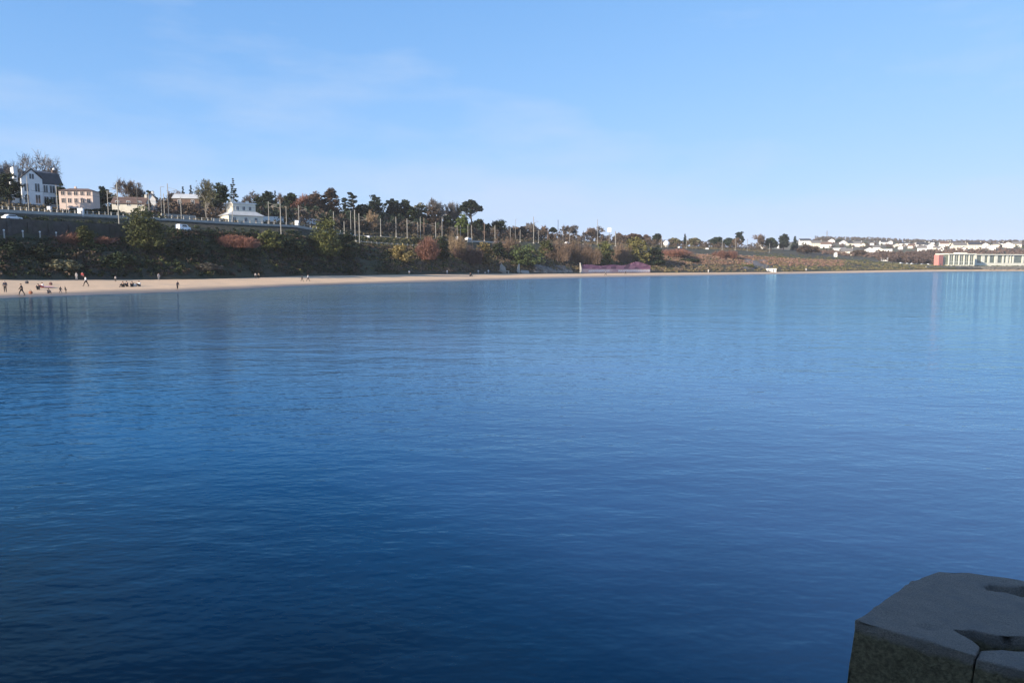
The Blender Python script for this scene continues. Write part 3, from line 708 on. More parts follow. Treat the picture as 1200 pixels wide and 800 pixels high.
# the shaded bank's dark band below the railway, built as a dark wall
pts = path(7, -300, 405, 7, 0, -.12); e = empty('bank_shade_wall', (pts[0].x, pts[0].y, 0), 'dark wall standing in for the shaded bank between the road and the railway fence', 'wall')
tz = [gz(*(at(px, 262, rowY(px, 7)).xy)) for px in np.arange(-300, 405.1, 7)]
wp2 = [Vector((p.x, p.y, z)) for p, z in zip(pts, tz)]
ribbon(MB(), rel(wp2, e), -5.0, -.25, .7).build('wall_face', MASON, e); ribbon(MB(), rel(wp2, e), -.247, .0, .95).build('coping', mat('dark_coping', (.12, .115, .10), (.08, .078, .07), .8, .9), e)
# railway parapet with posts
pts = path(7, -300, 405, 7, .0, -.03)
e = empty('railway_fence', (pts[0].x, pts[0].y, 0), 'long pale concrete fence along the railway above the dark road bank', 'fence')
rp = rel(pts, e)
ribbon(MB(), rp, -.5, .75, .22).build('concrete_base', CONC, e)
ribbon(MB(), rp, 1.35, 1.45, .08).build('top_rail', POLEM, e)
proto = None
for p in rp:
    if proto is None:
        proto = MB().box(-.12, .12, -.12, .12, -.4, 1.6).build('fence_post', CONC, e); q = proto
    else: q = proto.copy(); COL.objects.link(q); q.parent = e
    q.location = p + Vector((0, 0, 0))
# low white rail fence on the green terrace
pts = path(5, 418, 500, 6, .05, .2)
e = empty('rail_fence', (pts[0].x, pts[0].y, 0), 'low pale rail fence edging the green railway terrace', 'fence')
rp = rel(pts, e); ribbon(MB(), rp, .85, 1.05, .14).build('rail', CONC, e); ribbon(MB(), rp, .4, .55, .12).build('rail', CONC, e)
proto = None
for i, p in enumerate(rp):
    if proto is None: proto = q = MB().box(-.13, .13, -.13, .13, -.4, 1.25).build('post', CONC, e)
    else: q = proto.copy(); COL.objects.link(q); q.parent = e
    q.location = p
# crash barrier beside the road further on
pts = path(7, 548, 600, 6, 0, -.3)
e = empty('crash_barrier', (pts[0].x, pts[0].y, 0), 'short pale crash barrier below the umbrella pine masts', 'barrier')
rp = rel(pts, e); ribbon(MB(), rp, .5, .95, .14).build('rail', PALER, e)
for i, p in enumerate(rp): MB().box(p.x - .1, p.x + .1, p.y + .1, p.y + .3, p.z - .4, p.z + .9).build('post', POLEM, e)
# pale marker posts along the foot of the wall
for px, l in ((5, 'short pale marker post below the parked white car roof'), (27, 'short pale marker post under the villa tower'), (47, 'short pale marker post under the villa bay'), (66, 'short pale marker post nearest the narrow olive bush')):
    p = spot(px, 3.8, 277); e = empty('marker_post', p, l, 'post', 'marker posts by the wall foot')
    MB().tube([(0, 0, -.3), (0, 0, 1.9)], [.17, .14], 8).build('shaft', CONC, e); MB().ball((0, 0, 1.95), .22, .22, .2).build('cap', WHITEP, e)

def mast(px, k, top, label, w=.34, arm=0, m=None, cap=False, group='masts along the railway'):
    p = spot(px, k, (top + 275) / 2); h = zpy(top, p.y) - p.z
    # the pole foot follows the pole's own lean in the picture: x from the middle of the pole
    e = empty('railway_mast', p, label, 'mast', group)
    m = m or POLEM; s = w * .66 * (p.y / 260) ** .6
    MB().box(-s * .9, s * .9, -s * .9, s * .9, -.5, .5).build('footing', CONC, e)
    b = MB()                                       # H section: two flanges and a web
    b.poly([(-s / 2, -s / 2, .4), (s / 2, -s / 2, .4), (s / 2, -s / 4, .4), (-s / 2, -s / 4, .4), (-s * .4, -s * .42, h), (s * .4, -s * .42, h), (s * .4, -s * .25, h), (-s * .4, -s * .25, h)],
           [(0, 3, 2, 1), (4, 5, 6, 7), (0, 1, 5, 4), (1, 2, 6, 5), (2, 3, 7, 6), (3, 0, 4, 7)])
    b.poly([(-s / 2, s / 4, .4), (s / 2, s / 4, .4), (s / 2, s / 2, .4), (-s / 2, s / 2, .4), (-s * .4, s * .25, h), (s * .4, s * .25, h), (s * .4, s * .42, h), (-s * .4, s * .42, h)],
           [(0, 3, 2, 1), (4, 5, 6, 7), (0, 1, 5, 4), (1, 2, 6, 5), (2, 3, 7, 6), (3, 0, 4, 7)])
    b.box(-s * .12, s * .12, -s * .3, s * .3, .4, h - .02)
    b.build('pole', m, e)
    if arm:
        z = min(h - 1.0, max(h * .82, 5.2)); L = 3.0 * arm
        a = MB(); a.tube([(0, 0, z - .7), (L, 0, z + .1)], .06, 5); a.tube([(0, 0, z + .9), (L, 0, z + .12)], .045, 5); a.tube([(L * .55, 0, z - .2), (L * .95, 0, z - .6)], .04, 5)
        a.build('cantilever_arm', m, e)
        MB().tube([(L * .12, 0, z - .62), (L * .2, 0, z - .52)], .13, 8).build('insulator', BROWNP, e)
    if cap: MB().box(-.5, .5, -.25, .25, h - 1.2, h - .5).build('signal_box', DARKM, e)
    return e
MASTS = [(33.5, 7.4, 207, 'thin mast in front of the villa tower', .26, 0), (67.5, 7.4, 217, 'thin mast at the villa corner beside the peach house', .3, 0), (78.5, 7.4, 232, 'short thin mast before the peach house corner', .24, 0),
 (127, 7.9, 224, 'thin mast between the peach house and the brown roof', .3, 1), (138.5, 4.6, 214, 'tall pale mast standing below the road beside the big olive bush', .42, -1), (161.5, 8.1, 215, 'thin dark mast before the brown roofed house', .26, 0),
 (175, 8.2, 226, 'short mast above the largest olive evergreen', .3, 0), (192.8, 8.2, 227, 'short mast just beside the tallest thin mast', .3, 0), (197.5, 8.2, 215, 'tallest thin mast past the brown roofed house', .34, 1),
 (212.5, 8.2, 231, 'pale short mast in front of the slim conifer pair', .32, 0), (272.5, 7.6, 236, 'thin mast before the lit wall of the white house', .26, 0), (315, 7.7, 236, 'mast just past the white house with angled arm', .32, 1),
 (328.7, 5.1, 234, 'bright tall mast standing at the road past the white house', .4, -1), (335.6, 7.7, 241.5, 'short mast close to the bright tall mast', .32, 0), (350.3, 7.8, 240.6, 'mast at the start of the long white garden wall', .36, 1),
 (391, 8.1, 248, 'mast peeping over the tall olive evergreen', .4, 0), (403.3, 7.6, 259, 'shortest mast beside the tall olive evergreen', .4, 0), (411, 8.1, 247, 'slim mast next to the thick pair', .32, 0),
 (415.8, 5.6, 246, 'thick pale mast, taller one of the thick pair', .5, 0), (420.8, 5.1, 250, 'thick pale mast, shorter one of the thick pair', .46, 1), (446, 7.9, 256, 'mast in front of the tan bare tree', .42, 0),
 (464, 7.8, 254, 'mast below the close dark clump of trees', .42, 0), (477, 6.8, 256, 'bright white mast rising from the green terrace', .46, 1), (489.6, 7.8, 260, 'short mast, first of a tight trio', .3, 0),
 (492.6, 7.8, 254, 'tallest mast of a tight trio', .36, 0), (496.8, 7.8, 255, 'brown mast of a tight trio', .34, 0), (510.5, 7.2, 260, 'pale mast beside the curved street lamp', .46, -1), (535.8, 7.8, 264, 'thin mast past the curved street lamp', .3, -1),
 (539.6, 7.7, 264.5, 'thicker mast under the small fresh green tree', .4, 0), (548.3, 7.7, 264, 'mast under the umbrella pine, first of two twins', .38, 0), (552.6, 7.7, 264, 'mast under the umbrella pine, second of two twins', .38, 0),
 (567.5, 7.6, 261, 'tall brownish mast after the umbrella pine', .42, 0), (580, 6.9, 264, 'bright pale mast before the upright dark green tree', .44, -1), (598, 7.6, 267, 'short mast past the upright dark green tree', .36, 0),
 (609.5, 7.7, 269, 'shortest mast before the two part tall mast', .34, 0), (625.3, 6.9, 254, 'tallest two part mast with a thin upper section', .5, 1), (631, 7.7, 270, 'low mast hidden in brush by the two part tall mast', .3, 0),
 (642, 7.4, 269, 'brown mast after the two part tall mast', .4, 0), (654, 7.2, 257.5, 'tall dark thin mast standing alone', .36, 0), (667.5, 7.7, 271, 'small thin mast under the dome shaped bare tree', .3, 0),
 (683.5, 7.6, 270.5, 'small pale mast before the dark thin mast', .4, 0), (700.3, 7.4, 257, 'dark tall thin mast beside the round white sign', .38, 0), (721.3, 6.9, 271, 'thick short pale mast past the round white sign', .62, 0),
 (775.5, 7.6, 275.5, 'pale mast beside the white dome', .34, 0), (804.5, 7.5, 277, 'pale mast touching the columnar cypress', .3, 0), (846.7, 7.5, 279, 'pale mast between two dark domed evergreens', .34, 0),
 (862, 7.6, 279.5, 'mast below the taller dark pine', .3, 0), (876, 7.6, 280, 'thin mast before the pale cottages', .3, 0), (902, 7.7, 285, 'low thin mast by the first pale cottages', .3, 0)]
MPOS = []
for px, k, top, l, w, arm in MASTS:
    mm = BROWNP if any(t in l for t in ('brown mast', 'brownish', 'brown mast of')) else (DARKM if 'dark' in l and 'bare' not in l and 'tree' not in l and 'beside' not in l and 'two dark' not in l and 'below the taller' not in l and 'clump' not in l else POLEM)
    e = mast(px, k, top, l, w, arm, mm); MPOS.append(e.location.copy())
# wires strung mast to mast
b = MB()
wl_ = [p + Vector((.8, 0, 6.2)) for p, mm in zip(MPOS, MASTS) if 7.3 < mm[1] < 8.3][::2]
for i in range(len(wl_) - 1):
    a, c = wl_[i], wl_[i + 1]
    b.tube([a, a.lerp(c, .5) - Vector((0, 0, .25)), c], .035, 4)
tag(b.build('overhead_wire', DARKM), 'thin overhead railway wire strung along the line of masts', 'wire')
# street lamp with curved arm
p = spot(518, 7.3, 265); h = zpy(252, p.y) - p.z
e = empty('street_lamp', p, 'pale street lamp with a curved arm near the pale bare trees', 'street lamp')
MB().tube([(0, 0, -.3), (0, 0, h * .8), (.15, 0, h * .92), (.7, 0, h * .985), (1.6, 0, h)], [.2, .15, .13, .11, .09], 8).build('pole', POLEM, e)
MB().box(1.4, 2.5, -.2, .2, h - .12, h + .12).build('lamp_head', POLEM, e)
# road lamps, faint tall thin
for px, k, top, l in ((189, 8.9, 219, 'thin road lamp between the masts by the brown roofed house'), (604, 8.6, 257, 'faint thin road lamp on the crest past the upright dark green tree'), (660, 8.8, 263, 'faint thin road lamp after the tall dark mast')):
    p = spot(px, k, 240); h = zpy(top, p.y) - p.z; e = empty('road_lamp', p, l, 'street lamp', 'thin road lamps')
    MB().tube([(0, 0, -.3), (0, 0, h)], [.14, .08], 6).build('pole', POLEM, e); MB().tube([(0, 0, h - .05), (1.3, 0, h + .1)], .07, 6).build('lamp_head', POLEM, e)
# pylon on the far crest
p = spot(969, 12.95, 278); h = zpy(270, p.y) - p.z; e = empty('power_pylon', p, 'faint lattice pylon on the far crest', 'pylon')
b = MB()
for sx in (-1, 1):
    for sy in (-1, 1): b.tube([(sx * 2, sy * 2, -1), (sx * .3, sy * .3, h)], .14, 4)
for i in range(6):
    z = h * i / 6; r = 2 - 1.7 * i / 6; z2 = h * (i + 1) / 6; r2 = 2 - 1.7 * (i + 1) / 6
    for s in (-1, 1): b.tube([(-r, s * r, z), (r2, s * r2, z2)], .09, 4); b.tube([(r, s * r, z), (-r2, s * r2, z2)], .09, 4)
b.build('lattice_tower', POLEM, e)
b = MB()
for z in (.72, .86): b.tube([(-3, 0, h * z), (3, 0, h * z)], .12, 4)
b.build('cross_arm', POLEM, e)
# round white sign on a post, dome, cabinets
p = spot(714, 7.5, 275); h = zpy(266.5, p.y) - p.z; e = empty('white_sign', p, 'white square sign board on a post near the round bare tree', 'sign')
MB().tube([(0, 0, -.3), (0, 0, h)], .16, 6).build('post', POLEM, e); MB().box(-1.3, 1.3, -.25, -.17, h - 3.2, h - .3).build('sign_board', WHITEP, e)
p = spot(781, 8.3, 283); e = empty('white_dome', p, 'white round dome tank on a low base by the railway', 'tank')
MB().tube([(0, 0, -.5), (0, 0, 1.8)], 1.6, 12).build('base_ring', CONC, e); MB().ball((0, 0, 3.4), 2.5, 2.5, 2.4, 16, 10).build('dome_shell', WHITEP, e, True)
for px, k, wd, hh, l in ((95.5, 7.1, 1.5, 2.1, 'white equipment cabinet on the railway below the peach house'), (348, 7.2, 1.4, 2.3, 'white equipment cabinet at the foot of the mast by the garden wall'), (430, 6.95, 1.9, .9, 'low white trackside box on the green terrace'),
                         (535.5, 7.1, 1.2, 1.6, 'white trackside cabinet past the curved street lamp'), (59, 8.5, 1.0, 1.9, 'white gate cabinet in front of the villa bay'), (829.5, 7.2, 2.6, 1.1, 'low white trackside box past the columnar cypress')):
    p = spot(px, k, 260); e = empty('equipment_cabinet', p, l, 'cabinet', 'white boxes beside the track')
    MB().box(-wd / 2, wd / 2, -.4, .4, .1, hh).build('cabinet_body', WHITEP, e); MB().box(-wd / 2 - .06, wd / 2 + .06, -.46, .46, hh + .003, hh + .1).build('lid', PALER, e)
    MB().box(-wd / 2 - .1, wd / 2 + .1, -.5, .5, -.5, .097).build('plinth', CONC, e)
    MB().box(-wd * .42, wd * .42, -.43, -.403, .3, hh - .15).build('door', WHITEP, e)

# ------------------------------------------------------------------ houses
def windows(e, rects, face, m=GLASS, frame=WHITEP):
    """rects (x, z, w, h) on the wall plane; face 'f' is y=-d/2 looking -y, 'l' looking -x, 'r' looking +x"""
    for x, z, w, h, fc, off in rects:
        f = MB(); g = MB(); t = .09
        def bx(mb, a0, a1, z0, z1, o0, o1):
            if fc == 'f': mb.box(a0, a1, off - o1, off - o0, z0, z1)
            elif fc == 'l': mb.box(off - o1, off - o0, a0, a1, z0, z1)
            else: mb.box(off + o0, off + o1, a0, a1, z0, z1)
        bx(g, x - w / 2, x + w / 2, z, z + h, .004, .03)
        for a0, a1, z0, z1 in ((x - w / 2 - t, x - w / 2 - .002, z - t, z + h + t), (x + w / 2 + .002, x + w / 2 + t, z - t, z + h + t), (x - w / 2, x + w / 2, z + h + .002, z + h + t), (x - w / 2, x + w / 2, z - t, z - .002), (x - .04, x + .04, z + .002, z + h - .002)):
            bx(f, a0, a1, z0, z1, .034, .09) if abs(a1 - a0 - .08) < 1e-6 else bx(f, a0, a1, z0, z1, .003, .09)
        fo = f.build('window', frame, e); g.build('pane', m, fo)
def gable_house(p, w, d, h, rh, yaw, wallm, roofm, label, group=None, name='house', wins=True, chim=True, flip=False, over=.35, cat='house'):
    """gable ends on -x/+x unless flip (then the gable faces -y)"""
    e = empty(name, p, label, cat, group, yaw)
    if flip: w2, d2 = d, w
    else: w2, d2 = w, d
    def T(x, y, z): return (y, x, z) if flip else (x, y, z)
    b = MB(); x, y = w2 / 2, d2 / 2
    P = [T(*q) for q in ((-x, -y, -1.5), (x, -y, -1.5), (x, y, -1.5), (-x, y, -1.5), (-x, -y, h), (x, -y, h), (x, y, h), (-x, y, h), (-x, 0, h + rh), (x, 0, h + rh))]
    b.poly(P, [(0, 1, 5, 4), (2, 3, 7, 6), (1, 2, 6, 9, 5), (3, 0, 4, 8, 7)]); b.build('wall', wallm, e)
    r = MB(); th = .22; sl = rh / y; xo = x + over; yo = y + over
    for s in (-1, 1):
        q = [T(-xo, s * yo, h - over * sl + .02), T(xo, s * yo, h - over * sl + .02), T(xo, 0, h + rh + .02), T(-xo, 0, h + rh + .02)]
        q2 = [(a[0], a[1], a[2] + th) for a in q]; r.poly(q + q2, [(0, 1, 2, 3), (4, 5, 6, 7), (0, 1, 5, 4), (1, 2, 6, 5), (3, 0, 4, 7)])
    ro = r.build('roof', roofm, e)
    if chim:
        c = MB(); cx = x - .5; q = T(cx, 0, 0); c.box(q[0] - .35, q[0] + .35, q[1] - .35, q[1] + .35, h + rh - .6, h + rh + 1.1); c.build('chimney', wallm, ro)
    if wins:
        W, D = w, d; rects = []
        n = max(1, int(W / 3.2))
        for i in range(n):
            xx = -W / 2 + W * (i + .5) / n
            rects.append((xx, .9, 1.0, 1.4, 'f', -D / 2))
            if h > 4.6: rects.append((xx, 3.5, 1.0, 1.3, 'f', -D / 2))
        if flip and rh > 2: rects.append((0, h + .2, .9, 1.1, 'f', -D / 2))
        windows(e, rects, None)
    return e
# --- the white villa
p = spot(44, 9.62, 240); p.z = zpy(243.5, p.y)
K = p.y / 205.0; V = empty('villa', p, 'large white three storey villa with dark slate roofs and tall windows', 'villa', None, R(46)); V.scale = (K, K, K)
def s_(*a): return tuple(v * K for v in a)
HT = (zpy(214, p.y) - p.z) / K                                 # eaves
b = MB(); b.box(-4.2, 5.6, -3.2, 5, -2, HT - .6); b.build('wall', WHITE, V)
b = MB(); b.box(-4.4, .6, -4.1, -3.203, -2, HT + .6)     # gabled centre bay
b.poly([(-4.4, -4.1, HT + .6), (.6, -4.1, HT + .6), (-1.9, -4.1, HT + 3.0), (-4.4, -3.2, HT + .6), (.6, -3.2, HT + .6), (-1.9, -3.2, HT + 3.0)], [(0, 1, 2), (4, 3, 5), (0, 2, 5, 3), (1, 4, 5, 2)])
b.build('gable_bay', WHITE, V)
b = MB(); b.poly([(-4.5, -4.3, HT + .55), (-1.9, -4.3, HT + 3.2), (.7, -4.3, HT + .55), (-4.5, 2, HT + .55), (-1.9, 2, HT + 3.2), (.7, 2, HT + .55)], [(0, 1, 4, 3), (1, 2, 5, 4)])
b.poly([(-4.5, -4.3, HT + .8), (-1.9, -4.3, HT + 3.45), (.7, -4.3, HT + .8), (-4.5, 2, HT + .8), (-1.9, 2, HT + 3.45), (.7, 2, HT + .8)], [(0, 3, 4, 1), (1, 4, 5, 2)])
b.build('gable_roof', SLATE, V)
b = MB(); x0, x1, y0, y1 = -4.5, 5.9, -3.5, 5.3          # mansard
b.poly([(x0, y0, HT - .6), (x1, y0, HT - .6), (x1, y1, HT - .6), (x0, y1, HT - .6), (x0 + .9, y0 + .9, HT + 2.6), (x1 - .9, y0 + .9, HT + 2.6), (x1 - .9, y1 - .9, HT + 2.6), (x0 + .9, y1 - .9, HT + 2.6), (x0 + 3.6, y0 + 3.6, HT + 3.4), (x1 - 3.6, y0 + 3.6, HT + 3.4), (x1 - 3.6, y1 - 3.6, HT + 3.4), (x0 + 3.6, y1 - 3.6, HT + 3.4)],
       [(0, 1, 5, 4), (1, 2, 6, 5), (2, 3, 7, 6), (3, 0, 4, 7), (4, 5, 9, 8), (5, 6, 10, 9), (6, 7, 11, 10), (7, 4, 8, 11), (8, 9, 10, 11), (3, 2, 1, 0)])
rf = b.build('mansard_roof', SLATE, V)
b = MB(); b.box(4.2, 5.2, 0, 1, HT + .5, HT + 3.9); b.build('chimney', BROWNR, rf); b = MB(); b.ball((4.7, .5, HT + 4.15), .35, .35, .4); b.build('chimney_pot', WHITEP, rf)
b = MB(); b.box(-5.6, -4.6, -1.8, 1.6, -2, HT + 3.7); b.build('end_chimney', WHITE, V)   # broad sunlit chimney wall
b = MB(); b.box(-6.6, -5.603, -2.0, 1.0, -2, HT + .3); b.build('side_wall', WHITE, V)
b = MB(); b.box(-4.203, 5.7, -3.35, -3.206, 3.0, 3.2); b.box(.62, 5.75, -3.35, -3.206, HT - .9, HT - .63); b.build('string_course', WHITEP, V)
rects = [(-3.3, 1.0, .8, 1.9, 'f', -4.1), (-.7, 1.0, .9, 2.1, 'f', -4.1), (-3.3, 4.1, .8, 1.9, 'f', -4.1), (-.7, 4.1, .9, 2.1, 'f', -4.1), (-1.9, HT + .5, .9, 1.3, 'f', -4.1),
         (1.5, .9, .8, 2.1, 'f', -3.2), (3.1, .9, 1.0, 2.1, 'f', -3.2), (4.8, .9, .9, 2.1, 'f', -3.2), (1.5, 4.1, .8, 2.0, 'f', -3.2), (3.1, 4.1, 1.0, 2.0, 'f', -3.2), (4.8, 4.1, .9, 2.0, 'f', -3.2), (-.5, 1, .9, 2, 'r', 5.6), (2.5, 1, .9, 2, 'r', 5.6), (-.5, 4.1, .9, 2, 'r', 5.6), (2.5, 4.1, .9, 2, 'r', 5.6)]
windows(V, [(x, z, w_ * 1.25, h_ * 1.08, f_, o_) for x, z, w_, h_, f_, o_ in rects], None)
b = MB(); b.box(-17, -6.603, -1.5, 6, -2, 5.2); b.build('wing_wall', GREYW, V)
b = MB(); b.poly([(-17.3, -2.6, 4.9), (-6.3, -2.6, 4.9), (-6.3, 6.3, 4.9), (-17.3, 6.3, 4.9), (-16, 1.8, 10.4), (-7.2, 1.8, 10.4)], [(0, 1, 5, 4), (1, 2, 5), (2, 3, 4, 5), (3, 0, 4), (3, 2, 1, 0)])
wr = b.build('wing_roof', SLATE, V)
b = MB(); b.box(-12.2, -10.4, 1.2, 2.2, 9.6, 11.2); b.build('chimney', WHITEP, wr)
b = MB(); b.box(-17, -6.7, -3.6, -1.503, 2.7, 3.0); b.build('verandah_roof', GREYW, V)
for i in range(6): MB().box(-16.9 + i * 2, -16.7 + i * 2, -3.5, -3.3, -2, 2.697).build('verandah_post', GREYW, V)
windows(V, [(-15.5 + i * 2.2, .4, 1.3, 1.9, 'f', -1.5) for i in range(4)] + [(-15 + i * 2.6, 3.3, 1.1, 1.2, 'f', -1.5) for i in range(3)], None, frame=GREYW)
b = MB(); b.box(-17, 6.5, -6.6, -6.3, -2.2, .4); tag_ = b.build('garden_wall', GREYW, V)
# --- peach house
p = spot(95, 9.05, 232); p.z = zpy(241.5, p.y); H = zpy(225, p.y) - p.z
e = empty('peach_house', p, 'long peach coloured house with a low brown roof', 'house', None, R(8)); w = 31 / F * p.y * 1.15
MB().box(-w / 2, w / 2, -3.5, 1.5, -1.5, H).build('wall', PEACH, e)
b = MB(); x, y = w / 2 + .4, 3.9; b.poly([(-x, -y, H + .003), (x, -y, H + .003), (x, 1.9, H + .003), (-x, 1.9, H + .003), (-x + 2.5, -1, H + .95), (x - 2.5, -1, H + .95)], [(0, 1, 5, 4), (1, 2, 5), (2, 3, 4, 5), (3, 0, 4), (3, 2, 1, 0)])
rf = b.build('roof', BROWNR, e); MB().box(-w * .18, -w * .18 + .6, -.3, .3, H + .4, H + 1.6).build('chimney', PEACH, rf)
windows(e, [(-w * .38 + i * w * .19, .7, .9, 1.3, 'f', -3.5) for i in range(5)] + [(-w * .38 + i * w * .19, 3.0, .9, 1.1, 'f', -3.5) for i in range(5)], None, frame=PEACH)
# --- brown roofed house and white annex
p = spot(154, 9.2, 235); p.z = zpy(245, p.y); w = 38 / F * p.y
gable_house(p, w * .9, 8, zpy(239.5, p.y) - p.z, 2.2, R(14), CREAM, BROWNR, 'white bungalow with a wide brown tiled roof behind the masts')
p = spot(178, 9.25, 235); p.z = zpy(245, p.y)
gable_house(p, 3.0, 6, 3.2, 2.0, R(20), WHITE, BROWNR, 'narrow house with a white gable edge at the bungalow end', flip=True, wins=False)
p = spot(221, 9.3, 235); p.z = zpy(243, p.y); gable_house(p, 9, 7, 3.0, 1.6, R(10), BROWNR, PALER, 'house with a pale roof between the trees past the masts', chim=False)
# --- white house with two levels
p = spot(282, 8.75, 255); p.z = zpy(262, p.y); q = p.y / F
Hl, Hu = zpy(250.5, p.y) - p.z, zpy(239.5, p.y) - p.z
e = empty('white_house', p, 'bright white house with a wide flared lower storey and two chimneys', 'house', None, R(40))
MB().box(-6.0, 6.2, -5.2, 5, -1.5, Hl - .9).build('lower_wall', CREAM, e)
b = MB(); x0, x1, y0, y1 = -6.5, 6.7, -5.7, 5.4; X0, X1, Y0, Y1 = -3.9, 4.3, -3.6, 3.8
b.poly([(x0, y0, Hl - .9), (x1, y0, Hl - .9), (x1, y1, Hl - .9), (x0, y1, Hl - .9), (X0, Y0, Hl + .6), (X1, Y0, Hl + .6), (X1, Y1, Hl + .6), (X0, Y1, Hl + .6)], [(0, 1, 5, 4), (1, 2, 6, 5), (2, 3, 7, 6), (3, 0, 4, 7), (3, 2, 1, 0)])
b.build('flared_roof', PALER, e)
MB().box(X0 + .1, X1 - .1, Y0 + .1, Y1 - .1, Hl - 1.2, Hu).build('upper_wall', CREAM, e)
b = MB(); b.box(X0 - .2, X1 + .2, Y0 - .2, Y1 + .2, Hu + .003, Hu + .3); rf = b.build('flat_roof', WHITEP, e)
MB().box(-3.6, -2.6, -1, 0, Hu + .303, Hu + 1.7).build('chimney', CREAM, rf); MB().box(2.6, 3.5, 1, 1.9, Hu + .303, Hu + 1.4).build('chimney', CREAM, rf)
windows(e, [(-2.2, Hl + 1.0, .9, 1.3, 'f', Y0 + .1), (0, Hl + 1.0, .9, 1.3, 'f', Y0 + .1), (2.2, Hl + 1.0, .9, 1.3, 'f', Y0 + .1), (-4, .4, 1, 1.4, 'f', -5.2), (0, .4, 1, 1.4, 'f', -5.2), (3.6, .4, 1, 1.4, 'f', -5.2), (0, .4, .9, 1.4, 'l', -6.0)], None)
# --- garden walls
for px0, px1, k, z0, z1, m, l in ((340, 388, 9.15, 0, 2.6, WHITE, 'long white garden wall under the russet trees'), (192, 232, 8.7, -.2, 1.6, CONC, 'low pale stone wall behind the short masts'), (250, 272, 8.3, -.2, 1.4, CONC, 'low pale stone wall at the white house corner'), (306, 334, 9.1, 0, 2.4, WHITE, 'white garden wall between the white house and the bright tall mast')):
    pts = path(k, px0, px1, 4); e = empty('garden_wall', pts[0], l, 'wall', 'garden walls on the hill')
    ribbon(MB(), [p - e.location for p in pts], z0 - 1, z1, .4).build('wall_face', m, e); ribbon(MB(), [p - e.location for p in pts], z1 + .003, z1 + .16, .55).build('coping', m, e)
# clipped hedges in front of the peach house
for px0, px1, k, hh, l in ((82, 108, 8.6, 1.8, 'clipped dark hedge in front of the peach house'), (110, 140, 8.6, 2.2, 'taller clipped dark hedge between peach house and bungalow')):
    g = np.random.default_rng(int(px0)); cs = []
    for px in np.arange(px0, px1, .8):
        for z in (.3, .8, 1.3): 
            q = spot(px, k + g.random() * .1, 240); cs.append((q.x, q.y, q.z + z * hh / 1.7))
    b = blobs(cs, [.55] * len(cs), 18, .3, g); o = mk('clipped_hedge', b[0], b[1], DKGREEN); tag(o, l, 'hedge', 'hedges by the peach house')

